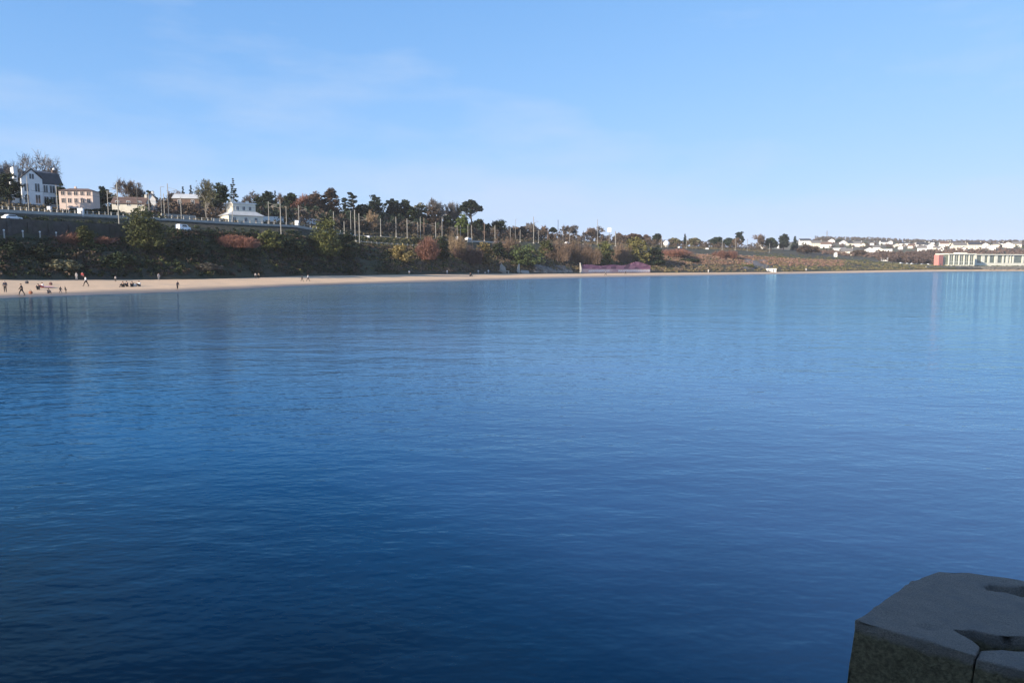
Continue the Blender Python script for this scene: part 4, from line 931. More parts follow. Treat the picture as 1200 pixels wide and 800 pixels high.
# ------------------------------------------------------------------ far town
TOWN = [  # px, base py, width px, wall, roof, type, label
 (892,286.5,10,'c','g',0,'pale cottage below the brown dome shaped tree'),(914,290.5,5,'w','g',1,'tiny white gable under the dark round tree'),(918,285.5,7,'w','s',0,'white cottage touching the dark round tree'),
 (894,292.3,4,'w','g',1,'tiny white shed below the pale cottage'),(943,286.5,11,'w','s',0,'white slate roofed house first in the far town row'),(956,289.5,11,'c','g',0,'cream house just past the broad russet tree'),
 (968,290.5,10,'w','b',0,'white house with brown roof in the lower town row'),(974,284.6,6,'w','s',1,'tall white gable by the faint pylon'),(982,293.5,15,'w','p',0,'long low white building with a flat pale roof'),
 (987.5,286.5,6,'w','g',1,'small white gable beside the small dark round tree'),(996,288,6.5,'c','s',0,'small cream house between two white gables'),(1005,288.8,7.5,'w','g',0,'white house right above the dark russet tree'),
 (1011,289.2,4,'c','b',1,'tiny cream gable next to the house above the russet tree'),(992,299,11,'c','g',0,'low cream sheds near the railway end'),(979,301,3,'w','g',1,'tiny white hut near the railway end'),
 (1018,297.7,11,'w','g',1,'biggest white gable house standing clear of the town'),(1022,287.5,4,'w','s',0,'tiny white house up the hill from the biggest gable house'),(1027,293.5,7,'w','g',0,'white house just uphill of the biggest gable house'),
 (1032,296.3,5,'c','b',1,'small cream gable beside the biggest gable house'),(1035,286.5,6.5,'w','s',0,'white slate roofed house high above the biggest gable house'),(1043,286,4,'w','g',1,'tiny white gable high on the hill'),
 (1039,294.8,10,'w','p',0,'low white flat roofed house at the wood edge'),(1050,290,5,'c','g',1,'small cream gable midway up the hill'),(1057,288.5,5.5,'w','s',0,'small white slate roofed house midway up the hill'),
 (1055,292.3,4,'w','b',1,'tiny white gable at the wood top edge'),(1063,287.8,4.5,'w','s',0,'tiny white house under a dark roof near the crest'),(1068,291.3,6.5,'c','b',0,'cream house above the bare brown wood'),
 (1073,288.2,4,'w','g',1,'tiny white gable above the bare brown wood'),(1079,290,8,'w','s',0,'wide white house above the bare brown wood'),(1080,294.3,8,'w','g',0,'white house down at the bare wood edge'),
 (1088.5,292.3,9.5,'w','s',1,'large white gable uphill of the red block'),(1091.5,286.8,4.5,'w','s',0,'small white house with dark roof at the crest over the red block'),(1097,294,5,'c','g',0,'small cream house directly above the red block'),
 (1102,294.4,5,'w','g',1,'small white gable above the gap beside the red block'),(1106,289,8,'w','b',0,'white brown roofed house above the pavilion end'),(1111,287.8,4.5,'c','s',0,'small cream dark roofed house near the crest over the pavilion'),
 (1117,292,6,'w','b',1,'white gable above the first glazed bays'),(1123.5,292.8,13,'c','g',0,'biggest cream house above the glazed bays'),(1129.5,294.3,5,'w','g',1,'small white gable touching the pavilion roof'),
 (1141,292.2,13,'c','s',0,'wide cream house with dark roof above the pavilion corner'),(1137,290.6,6,'w','s',1,'white gable attached before the wide dark roofed house'),(1154,291.3,9,'w','s',1,'tall white gable past the pavilion corner'),
 (1161,292.8,7.5,'w','g',1,'white gable just downhill of the tall gable'),(1167,290,5.5,'c','g',0,'small cream house over the wing windows'),(1172.5,288.5,4.5,'w','s',0,'small white dark roofed house over the wing'),
 (1181,290.3,9,'w','g',1,'white gable under the grey bare crest tree'),(1191,289.3,8,'c','g',0,'cream house at the end of the far row'),(1036,305.8,6,'w','p',0,'low white hut down by the grassy shore bank')]
WM = {'w': WHITE, 'c': CREAM}; RM = {'g': GREYR, 's': SLATE, 'b': BROWNR, 'p': PALER}
rr = random.Random(5)
for px, py, w, a, r, ty, l in TOWN:
    Y = findY(px, py, 640 if py > 298 else (700 if px < 925 else 900)); p = at(px, py, Y); p.z = gz(p.x, p.y) - .2
    W = w / F * Y; h = min(max(W * .42, 4.2), 6.5); d = min(8.5, W * .9)
    flat_ = r == 'p'
    gable_house(p, W * 1.12, d, h if not flat_ else 3.2, (.5 if flat_ else min(W * .34, 3.6)), R(rr.uniform(-14, 14)) - math.atan(p.x / p.y) * .6, WM[a], RM[r], l, 'houses of the far town', wins=True, chim=(ty == 0 and not flat_), flip=(ty == 1))

# ------------------------------------------------------------------ beach pavilion
A = at(1111, 311, 728); B = at(1141.5, 311, 735); zb = zpy(311.3, 735)
d = Vector((B.x - A.x, B.y - A.y, 0)); L = d.length; yaw = math.atan2(d.y, d.x)
PV = empty('beach_pavilion', (A.x, A.y, zb), 'long cream glazed beach pavilion with flat overhanging roof and tall window bays', 'pavilion', None, yaw)
Hh = zpy(297.2, 735) - zb
PAV = mat('pavilion_cream_paint', (.72, .70, .58), (.64, .62, .52), .3, .7)
PGL = mat('pavilion_green_glass', (.10, .125, .105), (.16, .18, .15), .25, .12)
MB().box(-1.2, L + 1.0, -1.2, 16, Hh - 1.0, Hh + .1).build('flat_roof', PAV, PV)
MB().box(0, L, .4, 15, .8, Hh - 1.003).build('glazing', PGL, PV)
MB().box(-.2, L + .2, 0, 15.2, -2.5, .797).build('plinth', PAV, PV)
for i in range(6):
    x = i * (L - .9) / 5; MB().box(x, x + 1.15, -.3, .35, .8, Hh - 1.003).build('column', PAV, PV)
b = MB()
for i in range(5):
    x = 1.15 + i * (L - .9) / 5; b.box(x, x + (L - .9) / 5 - 1.2, .25, .39, Hh * .32, Hh * .32 + .25); b.box(x + (L - .9) / 10 - .6, x + (L - .9) / 10 - .4, .25, .387, .8, Hh - 1.01)
b.build('glazing_bars', PAV, PV)
MB().box(L * .55, L * .55 + 9, 4, 12, Hh + .103, Hh + 1.2).build('roof_hut', PAV, PV)
C0 = at(1142.5, 308, 752); C1 = at(1240, 308, 777)
def loc2(P): v = P - Vector((A.x, A.y, P.z)); c, s = math.cos(-yaw), math.sin(-yaw); return Vector((v.x * c - v.y * s, v.x * s + v.y * c, 0))
w0, w1 = loc2(C0), loc2(C1); wd = (w1 - w0); WL = wd.length
wg = bpy.data.objects.new('glazed_wing', None); COL.objects.link(wg); wg.parent = PV; wg.location = w0; wg.rotation_euler = (0, 0, math.atan2(wd.y, wd.x))
H0, H1 = Hh - .2, Hh - .3
b = MB(); b.poly([(-.5, -1.5, H0 - .9), (WL, -1.5, H1 - 1), (WL, 13, H1 - 1), (-.5, 13, H0 - .9), (-.5, -1.5, H0), (WL, -1.5, H1), (WL, 13, H1), (-.5, 13, H0)], [(0, 3, 2, 1), (4, 5, 6, 7), (0, 1, 5, 4), (1, 2, 6, 5), (2, 3, 7, 6), (3, 0, 4, 7)]); b.build('wing_roof', PAV, wg)
MB().box(0, WL, .4, 12, 2.9, H1 - 1.2).build('wing_glazing', PGL, wg)
MB().box(-.1, WL, 0, 12.2, -2.5, 2.897).build('wing_base', PAV, wg)
b = MB()
def wx(px):
    u = (px - 600) / F * CP; t = (u * C0.y - C0.x) / ((C1.x - C0.x) - u * (C1.y - C0.y)); return t * WL
for p0, p1 in ((1142.6, 1144), (1149.5, 1153.2), (1157, 1159.2), (1165, 1168.4), (1174, 1175.8), (1178.5, 1181), (1183, 1184.2), (1186, 1187.5), (1197, 1199), (1206, 1208), (1216, 1218), (1228, 1230)):
    b.box(wx(p0), wx(p1), -.2, .39, 2.903, H1 - 1.0)
b.build('wing_piers', PAV, wg)
# red block and low annex
p = at(1102.3, 311, 726); zb2 = zpy(311.6, 726); e = empty('red_block', (p.x, p.y, zb2), 'coral red cube shaped building at the pavilion end', 'building', None, R(26)); ww = 8 / F * 726; hh = zpy(299, 726) - zb2
MB().box(-ww / 2, ww / 2, 0, 5, -2, hh).build('wall', REDP, e); MB().box(-ww / 2 - .15, ww / 2 + .15, -.15, 5.15, hh + .003, hh + .3).build('roof_edge', REDP, e)
MB().box(-.6, .6, -.06, -.004, 0, 2.3).build('door', DARKM, e)
p = at(1108.5, 311, 732); zb2 = zpy(311, 732); e = empty('pavilion_annex', (p.x, p.y, zb2), 'low grey green annex between the red block and glazed pavilion', 'building', None, R(8)); hh = zpy(299, 732) - zb2
MB().box(-2.6, 2.2, 0, 6, -2, hh - 2).build('wall', mat('annex_paint', (.45, .46, .38), (.38, .39, .33), .4, .7), e); MB().box(-2.8, 2.4, -.3, 6.2, hh - 1.997, hh - 1.6).build('roof', PAV, e)
windows(e, [(-1.2, 1, 1.2, 4, 'f', 0), (.9, 1, 1.2, 4, 'f', 0)], None)
# sea wall under the pavilion
pts = path(3, 1085, 1330, 6, 0, .0); e = empty('sea_wall', pts[0], 'low grey brown sea wall below the glazed pavilion', 'wall')
ribbon(MB(), [p - e.location for p in pts], -3, 1.2, 1.0).build('wall_face', mat('sea_wall_stone', (.2, .175, .14), (.13, .12, .10), .4, .9, .4), e)
ribbon(MB(), [p - e.location for p in pts], 1.203, 1.5, 1.3).build('coping', CONC, e)
# slipway
p = at_z(1112, 316.6, .9); e = empty('slipway', p, 'pale concrete slipway running down to the water below the pavilion', 'slipway', None, R(20))
b = MB(); b.poly([(-3.4, -3, -1), (3.4, -3, -1), (3.4, 14, -1), (-3.4, 14, -1), (-3.4, -3, -.6), (3.4, -3, -.6), (3.4, 14, 3.2), (-3.4, 14, 3.2)], [(0, 1, 5, 4), (1, 2, 6, 5), (2, 3, 7, 6), (3, 0, 4, 7), (4, 5, 6, 7)]); b.build('ramp', mat('pink_concrete', (.6, .5, .42), (.52, .44, .38), .4, .85), e)
MB().tube([(3.2, 0, -.3), (3.2, 0, 1.2), (3.2, 13, 4.3), (3.2, 13, 3)], .08, 5).build('handrail', POLEM, e)
# rocks below the wing
g = np.random.default_rng(12); b = MB()
for i in range(160):
    px = 1150 + 75 * g.random(); p = spot(px, 1.9 + 1.0 * g.random(), 315); r = .6 + .9 * g.random()
    n0 = len(b.v); b.ball((p.x, p.y, p.z + .1), r * 1.3, r, r * .8, 6, 4)
    for v in b.v[n0:]: v += Vector(g.normal(size=3)) * r * .16
tag(b.build('shore_rubble', mat('shore_rock', (.16, .145, .125), (.09, .085, .075), .6, .9, .4)), kind='stuff')

# ------------------------------------------------------------------ graffiti wall, rocks, ruins on the beach
pts = path(2, 681.5, 763, 2.5, 0, .06); e = empty('graffiti_wall', pts[0], 'long low pink and purple beach wall covered in white graffiti', 'wall')
def grafmat(nm, a, b2, c, s):
    m, n, bs = nt(nm); v = n.nodes.new('ShaderNodeTexVoronoi'); v.inputs['Scale'].default_value = s
    tc = n.nodes.new('ShaderNodeTexCoord'); mp = n.nodes.new('ShaderNodeMapping'); mp.inputs['Scale'].default_value = (.5, .5, 1.3); n.links.new(tc.outputs['Object'], mp.inputs[0]); n.links.new(mp.outputs[0], v.inputs['Vector'])
    sp = n.nodes.new('ShaderNodeSeparateColor'); n.links.new(v.outputs['Color'], sp.inputs[0])
    col = mix_rgb(n, ramp(n, sp.outputs[0], .3, .7), a, b2); col = mix_rgb(n, ramp(n, sp.outputs[1], .6, .8), col, c)
    n.links.new(col, bs.inputs['Base Color']); bs.inputs['Roughness'].default_value = .8; return m
rp = [p - e.location for p in pts]
ribbon(MB(), rp, -1, 2.1, .5).build('lower_wall', grafmat('pink_graffiti', (.58, .38, .34), (.62, .44, .42), (.50, .33, .36), .45), e)
up = [p + Vector((.35, .5, 0)) for p in rp]
n = len(up); tb = MB()
for i in range(n - 1):
    f0, f1 = i / (n - 1), (i + 1) / (n - 1)
    def hh(f): return 4.3 + (2.0 * max(0, 1 - abs(f - .8) / .22)) + .35 * math.sin(f * 17)
    ribbon(tb, [up[i], up[i + 1]], -1, (hh(f0) + hh(f1)) / 2, .5)
tb.build('upper_wall', grafmat('purple_graffiti', (.16, .08, .12), (.30, .12, .19), (.42, .2, .25), .5), e)
# white bubble strokes sprayed on the lower wall (illegible tags)
g = random.Random(3); L0 = 0
for i in range(3, n - 1):
    p, q = rp[i], rp[i + 1] if i + 1 < n else rp[i]
    if i in (13, 14, 15, 16): continue
    dd = (q - p); dd.z = 0; LL = dd.length; dd.normalize(); nn = Vector((dd.y, -dd.x, 0)) * .253
    b = MB(); ns = g.choice((2, 3)); pos = [(g.random() * LL * .3, .35), (LL * .3, 1.5 + .4 * g.random()), (LL * .55, .6), (LL * .8, 1.7), (LL, .5)]
    for (a0, z0), (a1, z1) in zip(pos, pos[1:ns + 3]):
        A0 = p + dd * a0 + nn; A1 = p + dd * a1 + nn; t = .16; b.poly([A0 + dd * -t + Vector((0, 0, z0)), A0 + dd * t + Vector((0, 0, z0)), A1 + dd * t + Vector((0, 0, z1)), A1 - dd * t + Vector((0, 0, z1))] + [A0 + nn * .1 + dd * -t + Vector((0, 0, z0)), A0 + nn * .1 + dd * t + Vector((0, 0, z0)), A1 + nn * .1 + dd * t + Vector((0, 0, z1)), A1 + nn * .1 - dd * t + Vector((0, 0, z1))],
               [(4, 5, 6, 7), (0, 4, 7, 3), (1, 2, 6, 5)]); nn = nn * 1.006
    b.build('graffiti_tag', WHITEP, e)
p = spot(680.5, 2.06, 314); e = empty('gate_pillar', p, 'pale broken pillar at the start of the graffiti wall', 'pillar'); MB().tube([(0, 0, -.5), (.1, 0, 2.5), (-.35, 0, 5.6)], [.75, .6, .3], 6).build('shaft', CONC, e)
# bare rock slope: layered tilted slabs
def rockmesh(px0, px1, k0, k1, hgt, seed, m, label, name='rock_outcrop', cat='rock'):
    g = np.random.default_rng(seed); nx, ny = 44, 14; V = []; 
    c = spot((px0 + px1) / 2, (k0 + k1) / 2)
    for i in range(nx):
        for j in range(ny):
            f, t = i / (nx - 1), j / (ny - 1); p = spot(px0 + (px1 - px0) * f, k0 + (k1 - k0) * t)
            edge = min(1, f * 5, (1 - f) * 5, t * 6, (1 - t) * 6)
            lay = math.floor((p.z * 1.1 + f * 5) * 1.3) / 1.3
            z = p.z + edge * (hgt * (.5 + .25 * math.sin(lay * 7.1) + .35 * math.sin(f * 9 + lay)) + g.normal() * .16) - (1 - edge) * .8
            V.append((p.x + g.normal() * .15 - c.x, p.y - edge * .8 * (lay % 1) + g.normal() * .15 - c.y, z - c.z))
    idx = np.arange(nx * ny).reshape(nx, ny); Fc = np.stack([idx[:-1, :-1], idx[1:, :-1], idx[1:, 1:], idx[:-1, 1:]], -1).reshape(-1, 4)
    o = mk(name, np.array(V), Fc, m); o.location = c; tag(o, label, cat); return o
ROCK = mat('brown_rock', (.25, .20, .16), (.12, .10, .085), .45, .9, .7, c3=(.33, .28, .23), s3=.25)
rockmesh(617, 676, 2.02, 3.0, 1.3, 3, ROCK, 'bare brown grey rock slope with tilted layers beside the graffiti wall')
rockmesh(866, 908, 2.4, 4.4, .9, 4, mat('grey_scree', (.13, .125, .13), (.085, .085, .09), .5, .95, .6), 'dark grey scree face on the brown slope', 'scree_face')
# ruined concrete
p = spot(588.5, 2.1, 312); e = empty('ruined_wall', p, 'broken pale triangular concrete wall with a plank bench at its foot', 'ruin', None, R(-8))
b = MB(); b.poly([(-1.8, 0, -.5), (1.9, 0, -.5), (1.5, 0, 2.6), (.3, 0, 3.6), (-.4, 0, 4.6), (-1.0, 0, 3.4)] + [(-1.8, .6, -.5), (1.9, .6, -.5), (1.5, .6, 2.6), (.3, .6, 3.6), (-.4, .6, 4.6), (-1.0, .6, 3.4)], [(0, 1, 2, 3, 4, 5), (11, 10, 9, 8, 7, 6)] + [(i, 6 + i, 6 + (i + 1) % 6, (i + 1) % 6) for i in range(6)]); b.build('wall_slab', CONC, e)
MB().box(-2.6, 3.6, -1.4, -.6, .75, 1.05).build('plank', CONC, e)
for x in (-2.3, 3.2): MB().box(x - .2, x + .2, -1.3, -.7, -.5, .747).build('support', CONC, e)
p = spot(607.5, 2.15, 312); e = empty('concrete_stump', p, 'upright pale concrete stump under the spreading green bush', 'stump'); MB().tube([(-.3, 0, -.5), (.0, 0, 1.8), (.3, 0, 4.0)], [.9, .7, .45], 7).build('shaft', CONC, e); MB().box(-1.8, .9, -.4, .9, -.5, .6).build('footing', CONC, e)
p = spot(613, 2.06, 318); e = empty('concrete_slab', p, 'low grey concrete slab resting on the sand before the rock slope', 'slab'); b = MB(); b.poly([(-2.2, -.8, -.3), (3.2, -.6, -.3), (3, 1.4, -.3), (-2, 1.2, -.3), (-1.8, -.7, 1.0), (3, -.5, .5), (2.8, 1.3, 1.2), (-1.8, 1.1, 1.5)], [(0, 1, 5, 4), (1, 2, 6, 5), (2, 3, 7, 6), (3, 0, 4, 7), (4, 5, 6, 7)]); b.build('slab_body', CONC, e)
# beach hut
p = spot(904, 2.08, 316); p.z += .0; e = empty('beach_hut', p, 'small white flat roofed beach hut at the foot of the grey scree', 'hut', None, R(-10)); hw = 11 / F * p.y / 2
MB().box(-hw, hw, 0, 3, -.8, 2.1).build('wall', WHITE, e); MB().box(-hw - .3, hw + .3, -.4, 3.3, 2.103, 2.35).build('roof', WHITEP, e)
for x in (-hw * .5, hw * .45): MB().box(x - .5, x + .5, -.05, -.003, -.2, 1.8).build('door', GREYW, e)

# ------------------------------------------------------------------ vehicles
def car(p, rz, m, label, van=False):
    e = empty('parked_car' if not van else 'moving_car', p, label, 'car', 'cars' if not van else None, rz)
    side = [(-2.1, .35), (2.1, .35), (2.15, .75), (1.95, .92), (1.0, 1.0), (.45, 1.45), (-1.2, 1.5), (-1.85, 1.05), (-2.12, .95)]
    if van: side = [(-2.3, .35), (2.3, .35), (2.35, .85), (2.1, 1.1), (1.4, 1.25), (.8, 1.85), (-2.1, 1.9), (-2.3, 1.7)]
    b = MB(); n = len(side)
    rows = []
    for y, t in ((-.86, .0), (-.8, 1), (.8, 1), (.86, 0)):
        rows.append([(x * (1 if t else .985), y * (1 if z < 1.05 else .86), z - (0 if t else (.03 if z > .5 else -.05))) for x, z in side])
    for r in rows: b.v += [Vector(q) for q in r]
    for j in range(3):
        for i in range(n): b.f.append((j * n + i, j * n + (i + 1) % n, (j + 1) * n + (i + 1) % n, (j + 1) * n + i))
    b.f.append(tuple(range(n))[::-1]); b.f.append(tuple(3 * n + i for i in range(n)))
    b.build('body', m, e)
    zt = 1.76 if van else 1.38; g = MB()
    for s in (-1, 1):
        y = s * (.8 if van else .8)
        g.poly([(-1.35, y * 1.02, 1.08 if not van else 1.2), (.75, y * 1.02, 1.08 if not van else 1.2), (.4, y * .95, zt), (-1.15, y * .95, zt)], [(0, 1, 2, 3)])
    g.build('side_window', GLASS, e)
    w = MB(); x0, x1, z0, z1 = ((1.02, .52, 1.06, 1.42) if not van else (1.36, .88, 1.34, 1.8)); w.poly([(x0, -.66, z0), (x0, .66, z0), (x1, .6, z1), (x1, -.6, z1)], [(0, 1, 2, 3)]); w.build('windscreen', GLASS, e)
    for x in (-1.3, 1.35):
        for y in (-.82, .82):
            q = MB().tube([(x, y - .1, .33), (x, y + .1, .33)], .33, 12).build('wheel', TYRE, e); MB().tube([(x, y - .115, .33), (x, y + .115, .33)], .18, 8).build('rim', PALER, q)
    for y in (-.6, .6): MB().box(2.1, 2.17, y - .15, y + .15, .68, .82).build('headlight', PALER, e)
    return e
def roadyaw(px, k):
    a, b = spot(px - 4, k), spot(px + 4, k); return math.atan2(b.y - a.y, b.x - a.x)
SILVER = mat('silver_paint', (.5, .51, .52), (.45, .46, .47), .5, .3, 0, .3); DGREY = mat('dark_car_paint', (.05, .06, .08), (.04, .045, .06), .5, .3)
p = spot(215, 5.15, 270); car(p, roadyaw(215, 5.3) + .5, WHITEP, 'white car driving on the road above the dark bank', True)
p = spot(14, 5.75, 255); car(p, roadyaw(14, 5.3), WHITEP, 'white car whose roof shows over the dark parapet')
for px, k, py, m, l in ((549, 7.15, 283, WHITEP, 'white car at the crash barrier below the umbrella pine'), (665, 7.15, 284, WHITEP, 'white car on the road under the dome shaped bare tree'), (797, 7.3, 289, WHITEP, 'white car near the columnar cypress')):
    p = spot(px, k, py); car(p, roadyaw(px, 7.3), m, l)
for px, m, l in ((1056, WHITEP, 'white car parked first by the bare brown wood'), (1063.5, SILVER, 'silver car parked second by the bare brown wood'), (1069, WHITEP, 'white car parked between a silver and a dark car'), (1075, DGREY, 'dark car parked among the pale cars by the wood'), (1081, SILVER, 'silver car parked just past the dark car'), (1088.5, WHITEP, 'white car parked nearest the red block')):
    p = spot(px, 6.6, 308); car(p, R(15 + (px % 7) * 4), m, l)

# ------------------------------------------------------------------ people
SKIN = mat('skin', (.5, .32, .24), (.46, .29, .21), 5, .6)
POSES = {}
def joints(pose):
    J = {}
    if pose in ('stand', 'walk', 'lean'):
        st = .3 if pose == 'walk' else .04; b = .16 if pose == 'lean' else .03
        J = dict(pel=(0, 0, .94), spi=(0, -b * .4, 1.16), che=(0, -b, 1.36), nec=(0, -b - .01, 1.51), hea=(0, -b - .04, 1.62), top=(0, -b - .03, 1.72))
        for s, n in ((-1, 'l'), (1, 'r')):
            J.update({'sh' + n: (s * .18, -b, 1.42), 'el' + n: (s * .25, -b + .03 - s * st * .4, 1.15), 'wr' + n: (s * .25, -b - .09 - s * st * .7, .93), 'ha' + n: (s * .245, -b - .12 - s * st * .75, .85),
                      'hi' + n: (s * .095, 0, .9), 'kn' + n: (s * .105, -.03 + s * st * .8, .5), 'an' + n: (s * .11, .02 + s * st * 1.25, .09), 'to' + n: (s * .13, -.13 + s * st * 1.25, .04)})
    else:
        J = dict(pel=(0, 0, .12), spi=(0, .03, .34), che=(0, .0, .54), nec=(0, -.05, .69), hea=(0, -.09, .8), top=(0, -.09, .9))
        for s, n in ((-1, 'l'), (1, 'r')):
            J.update({'sh' + n: (s * .18, -.01, .6), 'el' + n: (s * .26, -.16, .42), 'wr' + n: (s * .2, -.36, .44), 'ha' + n: (s * .17, -.43, .46),
                      'hi' + n: (s * .1, -.02, .13), 'kn' + n: (s * .17, -.42, .48), 'an' + n: (s * .13, -.62, .09), 'to' + n: (s * .14, -.78, .05)})
    return J
LIMB = [('pel', 'spi'), ('spi', 'che'), ('che', 'nec'), ('nec', 'hea'), ('hea', 'top')]
for n in 'lr': LIMB += [('che', 'sh' + n), ('sh' + n, 'el' + n), ('el' + n, 'wr' + n), ('wr' + n, 'ha' + n), ('pel', 'hi' + n), ('hi' + n, 'kn' + n), ('kn' + n, 'an' + n), ('an' + n, 'to' + n)]
RAD = dict(pel=.15, spi=.13, che=.16, nec=.06, hea=.1, top=.07, sh=.075, el=.05, wr=.035, ha=.04, hi=.1, kn=.065, an=.045, to=.04)
def skin(J, keys, edges, grow, name, root):
    ks = list(keys); me = bpy.data.meshes.new(name); me.from_pydata([J[k] for k in ks], [], [(ks.index(a), ks.index(b)) for a, b in edges]); me.update()
    o = bpy.data.objects.new(name, me); COL.objects.link(o)
    o.modifiers.new('s', 'SKIN'); sd = o.modifiers.new('d', 'SUBSURF'); sd.levels = 1; sd.render_levels = 1
    for i, k in enumerate(ks):
        r = RAD[k if k in RAD else k[:2]] + grow; me.skin_vertices[0].data[i].radius = (r, r * (.75 if k in ('pel', 'spi', 'che') else 1)); me.skin_vertices[0].data[i].use_root = (k == root)
    dg = bpy.context.evaluated_depsgraph_get(); m2 = bpy.data.meshes.new_from_object(o.evaluated_get(dg)); bpy.data.objects.remove(o)
    v = np.zeros(len(m2.vertices) * 3); m2.vertices.foreach_get('co', v); f = [tuple(p.vertices) for p in m2.polygons]
    return [Vector(q) for q in v.reshape(-1, 3)], f
def pose_mesh(pose):
    if pose in POSES: return POSES[pose]
    J = joints(pose); out = {}
    v, f = skin(J, J.keys(), LIMB, 0, 'body', 'pel'); b = MB(); b.v, b.f = v, f
    h = J['hea']
    b.ball((h[0], h[1] - .095, h[2] - .01), .016, .025, .03, 6, 4)                       # nose
    for s in (-1, 1): b.ball((h[0] + s * .1, h[1], h[2]), .015, .03, .035, 6, 4)          # ears
    for n, s in (('l', -1), ('r', 1)):                                                    # four fingers and a thumb
        w, a = Vector(J['wr' + n]), Vector(J['ha' + n]); d = (a - w).normalized(); side = Vector((0, 1, 0)) if abs(d.y) < .8 else Vector((1, 0, 0))
        for i, L in enumerate((.07, .085, .08, .06)):
            r = a + side * (.022 * (i - 1.5)); b.tube([r, r + d * L * .6, r + d * L + Vector((-s * .02, 0, 0))], [.011, .01, .008], 5)
        r = a - d * .03 - side * .035; b.tube([r, r + (d - side).normalized() * .05], [.012, .009], 5)
    out['body'] = (b.v, b.f)
    up = ['spi', 'che', 'pel'] + [k + n for k in ('sh', 'el', 'wr') for n in 'lr']; out['jacket'] = skin(J, up, [e for e in LIMB if e[0] in up and e[1] in up], .022, 'jacket', 'pel')
    lo = ['pel'] + [k + n for k in ('hi', 'kn', 'an') for n in 'lr']; out['trousers'] = skin(J, lo, [e for e in LIMB if e[0] in lo and e[1] in lo], .018, 'trousers', 'pel')
    hb = MB(); hb.ball((h[0], h[1] + .02, h[2] + .045), .108, .115, .1, 10, 6); out['hair'] = (hb.v, hb.f)
    sb = MB()
    for n in 'lr':
        a, t = J['an' + n], J['to' + n]; sb.ball(((a[0] + t[0]) / 2, (a[1] + t[1]) / 2 - .02, t[2]), .055, .15, .055, 8, 5)
    out['shoes'] = (sb.v, sb.f); POSES[pose] = out; return out
PROTO = {}
def cloth(c): return mat('cloth_%02d_%02d_%02d' % tuple(int(v * 99) for v in c), c, None, 6, .9)
def person(px, py, pose, top, bottom, hair, face, label, sc=1.0, group='people on the beach'):
    # stands on the beach where the ray meets the sand
    lo, hi = 60.0, 900.0
    Y = rowY(px, 1.0)
    while Y < rowY(px, 2.12):
        p = at(px, py, Y)
        if gz(p.x, Y) >= p.z: break
        Y += .25
    p = at(px, py, Y); p.z = gz(p.x, p.y) - .02
    if pose not in PROTO:
        e = empty('person', p, label, 'person', group)
        for k, mm in (('body', SKIN), ('jacket', SKIN), ('trousers', SKIN), ('hair', SKIN), ('shoes', DARKM)):
            v, f = pose_mesh(pose)[k]; mk(k, v, f, mm, e, True)
        PROTO[pose] = e
    else: e = copy_tree(PROTO[pose]); tag(e, label)
    for c in e.children:
        k = c.name.split('.')[0]; cm = {'jacket': top, 'trousers': bottom, 'hair': hair}.get(k)
        if cm: c.material_slots[0].link = 'OBJECT'; c.material_slots[0].material = cloth(cm)
    e.location = p; e.rotation_euler = (0, 0, R(face)); e.scale = (sc, sc, sc); return e
BK, NV, WH, GY, RD, TN = (.02, .02, .022), (.03, .035, .06), (.8, .8, .8), (.35, .35, .36), (.45, .08, .08), (.4, .3, .2)
HB, HK, HG = (.06, .04, .025), (.02, .018, .016), (.4, .38, .35)
person(6.4, 342.3, 'stand', NV, BK, HG, 20, 'grey haired person in dark clothes standing alone at the water side', 1.12)
person(25.7, 346, 'walk', BK, BK, HB, -60, 'person in black coat walking on the wet sand', 1.12)
person(45, 339.5, 'sit', BK, BK, HB, 30, 'person in black sitting beside the red towel', 1.2)
person(50, 337, 'sit', WH, RD, HB, -30, 'person in white top sitting on the red towel', 1.1)
person(56.8, 343.8, 'sit', BK, NV, HK, 60, 'small child in dark clothes crouching by the water below the towel', .95)
person(71, 343.4, 'walk', BK, NV, HK, 90, 'small child in dark clothes, first of a pair by the water', .68)
person(77.5, 343.4, 'lean', BK, BK, HB, -70, 'small child bending over, second of a pair by the water', .7)
person(101, 335.2, 'walk', WH, BK, HB, -40, 'tall person in bright white top and black trousers', 1.15)
person(97, 328.6, 'stand', RD, BK, HK, 10, 'person in dark red top beside the person in white', 1.1)
person(90, 328.4, 'stand', GY, GY, HG, 0, 'person in pale grey standing at the top of the beach', 1.0)
person(135.5, 330, 'stand', GY, BK, HB, 0, 'small figure in grey at the foot of the bank above the seated row', .75)
for px, py, t, l in ((144.5, 336.2, BK, 'person in black at the near end of the seated row'), (149, 335.6, NV, 'person in navy seated second in the row'), (155, 336, BK, 'person in black seated with pale bag in the row'), (163.5, 335.4, WH, 'person in white seated slightly apart in the row')):
    person(px, py, 'sit', t, BK, HB, (px * 37) % 90 - 45, l, 1.25)
person(186.2, 328.2, 'stand', GY, GY, HB, 40, 'person in grey standing alone at the top of the beach', 1.0)
person(208, 338.8, 'lean', NV, BK, HK, 60, 'person in navy leaning forward near the water line', .95)
person(299.5, 326.2, 'stand', GY, BK, HB, 0, 'person in grey against the bank, first of two', .9)
person(303.2, 326.2, 'stand', TN, BK, HB, 0, 'person in tan against the bank, second of two', .9)
person(354, 329.8, 'walk', BK, BK, HB, 100, 'person in black walking beside a taller walker', .95)
person(361, 329.6, 'walk', WH, BK, HK, 100, 'taller walker in white top and black trousers', 1.1)
person(479.5, 322.4, 'stand', WH, TN, HB, 0, 'distant person in white below the ochre bush', 1.1)
person(524, 321.8, 'stand', WH, GY, HB, 0, 'distant person in white below the dark green bush', 1.15)
person(551, 323.6, 'sit', BK, BK, HK, 50, 'dark figure sitting alone on the distant sand', 1.6)
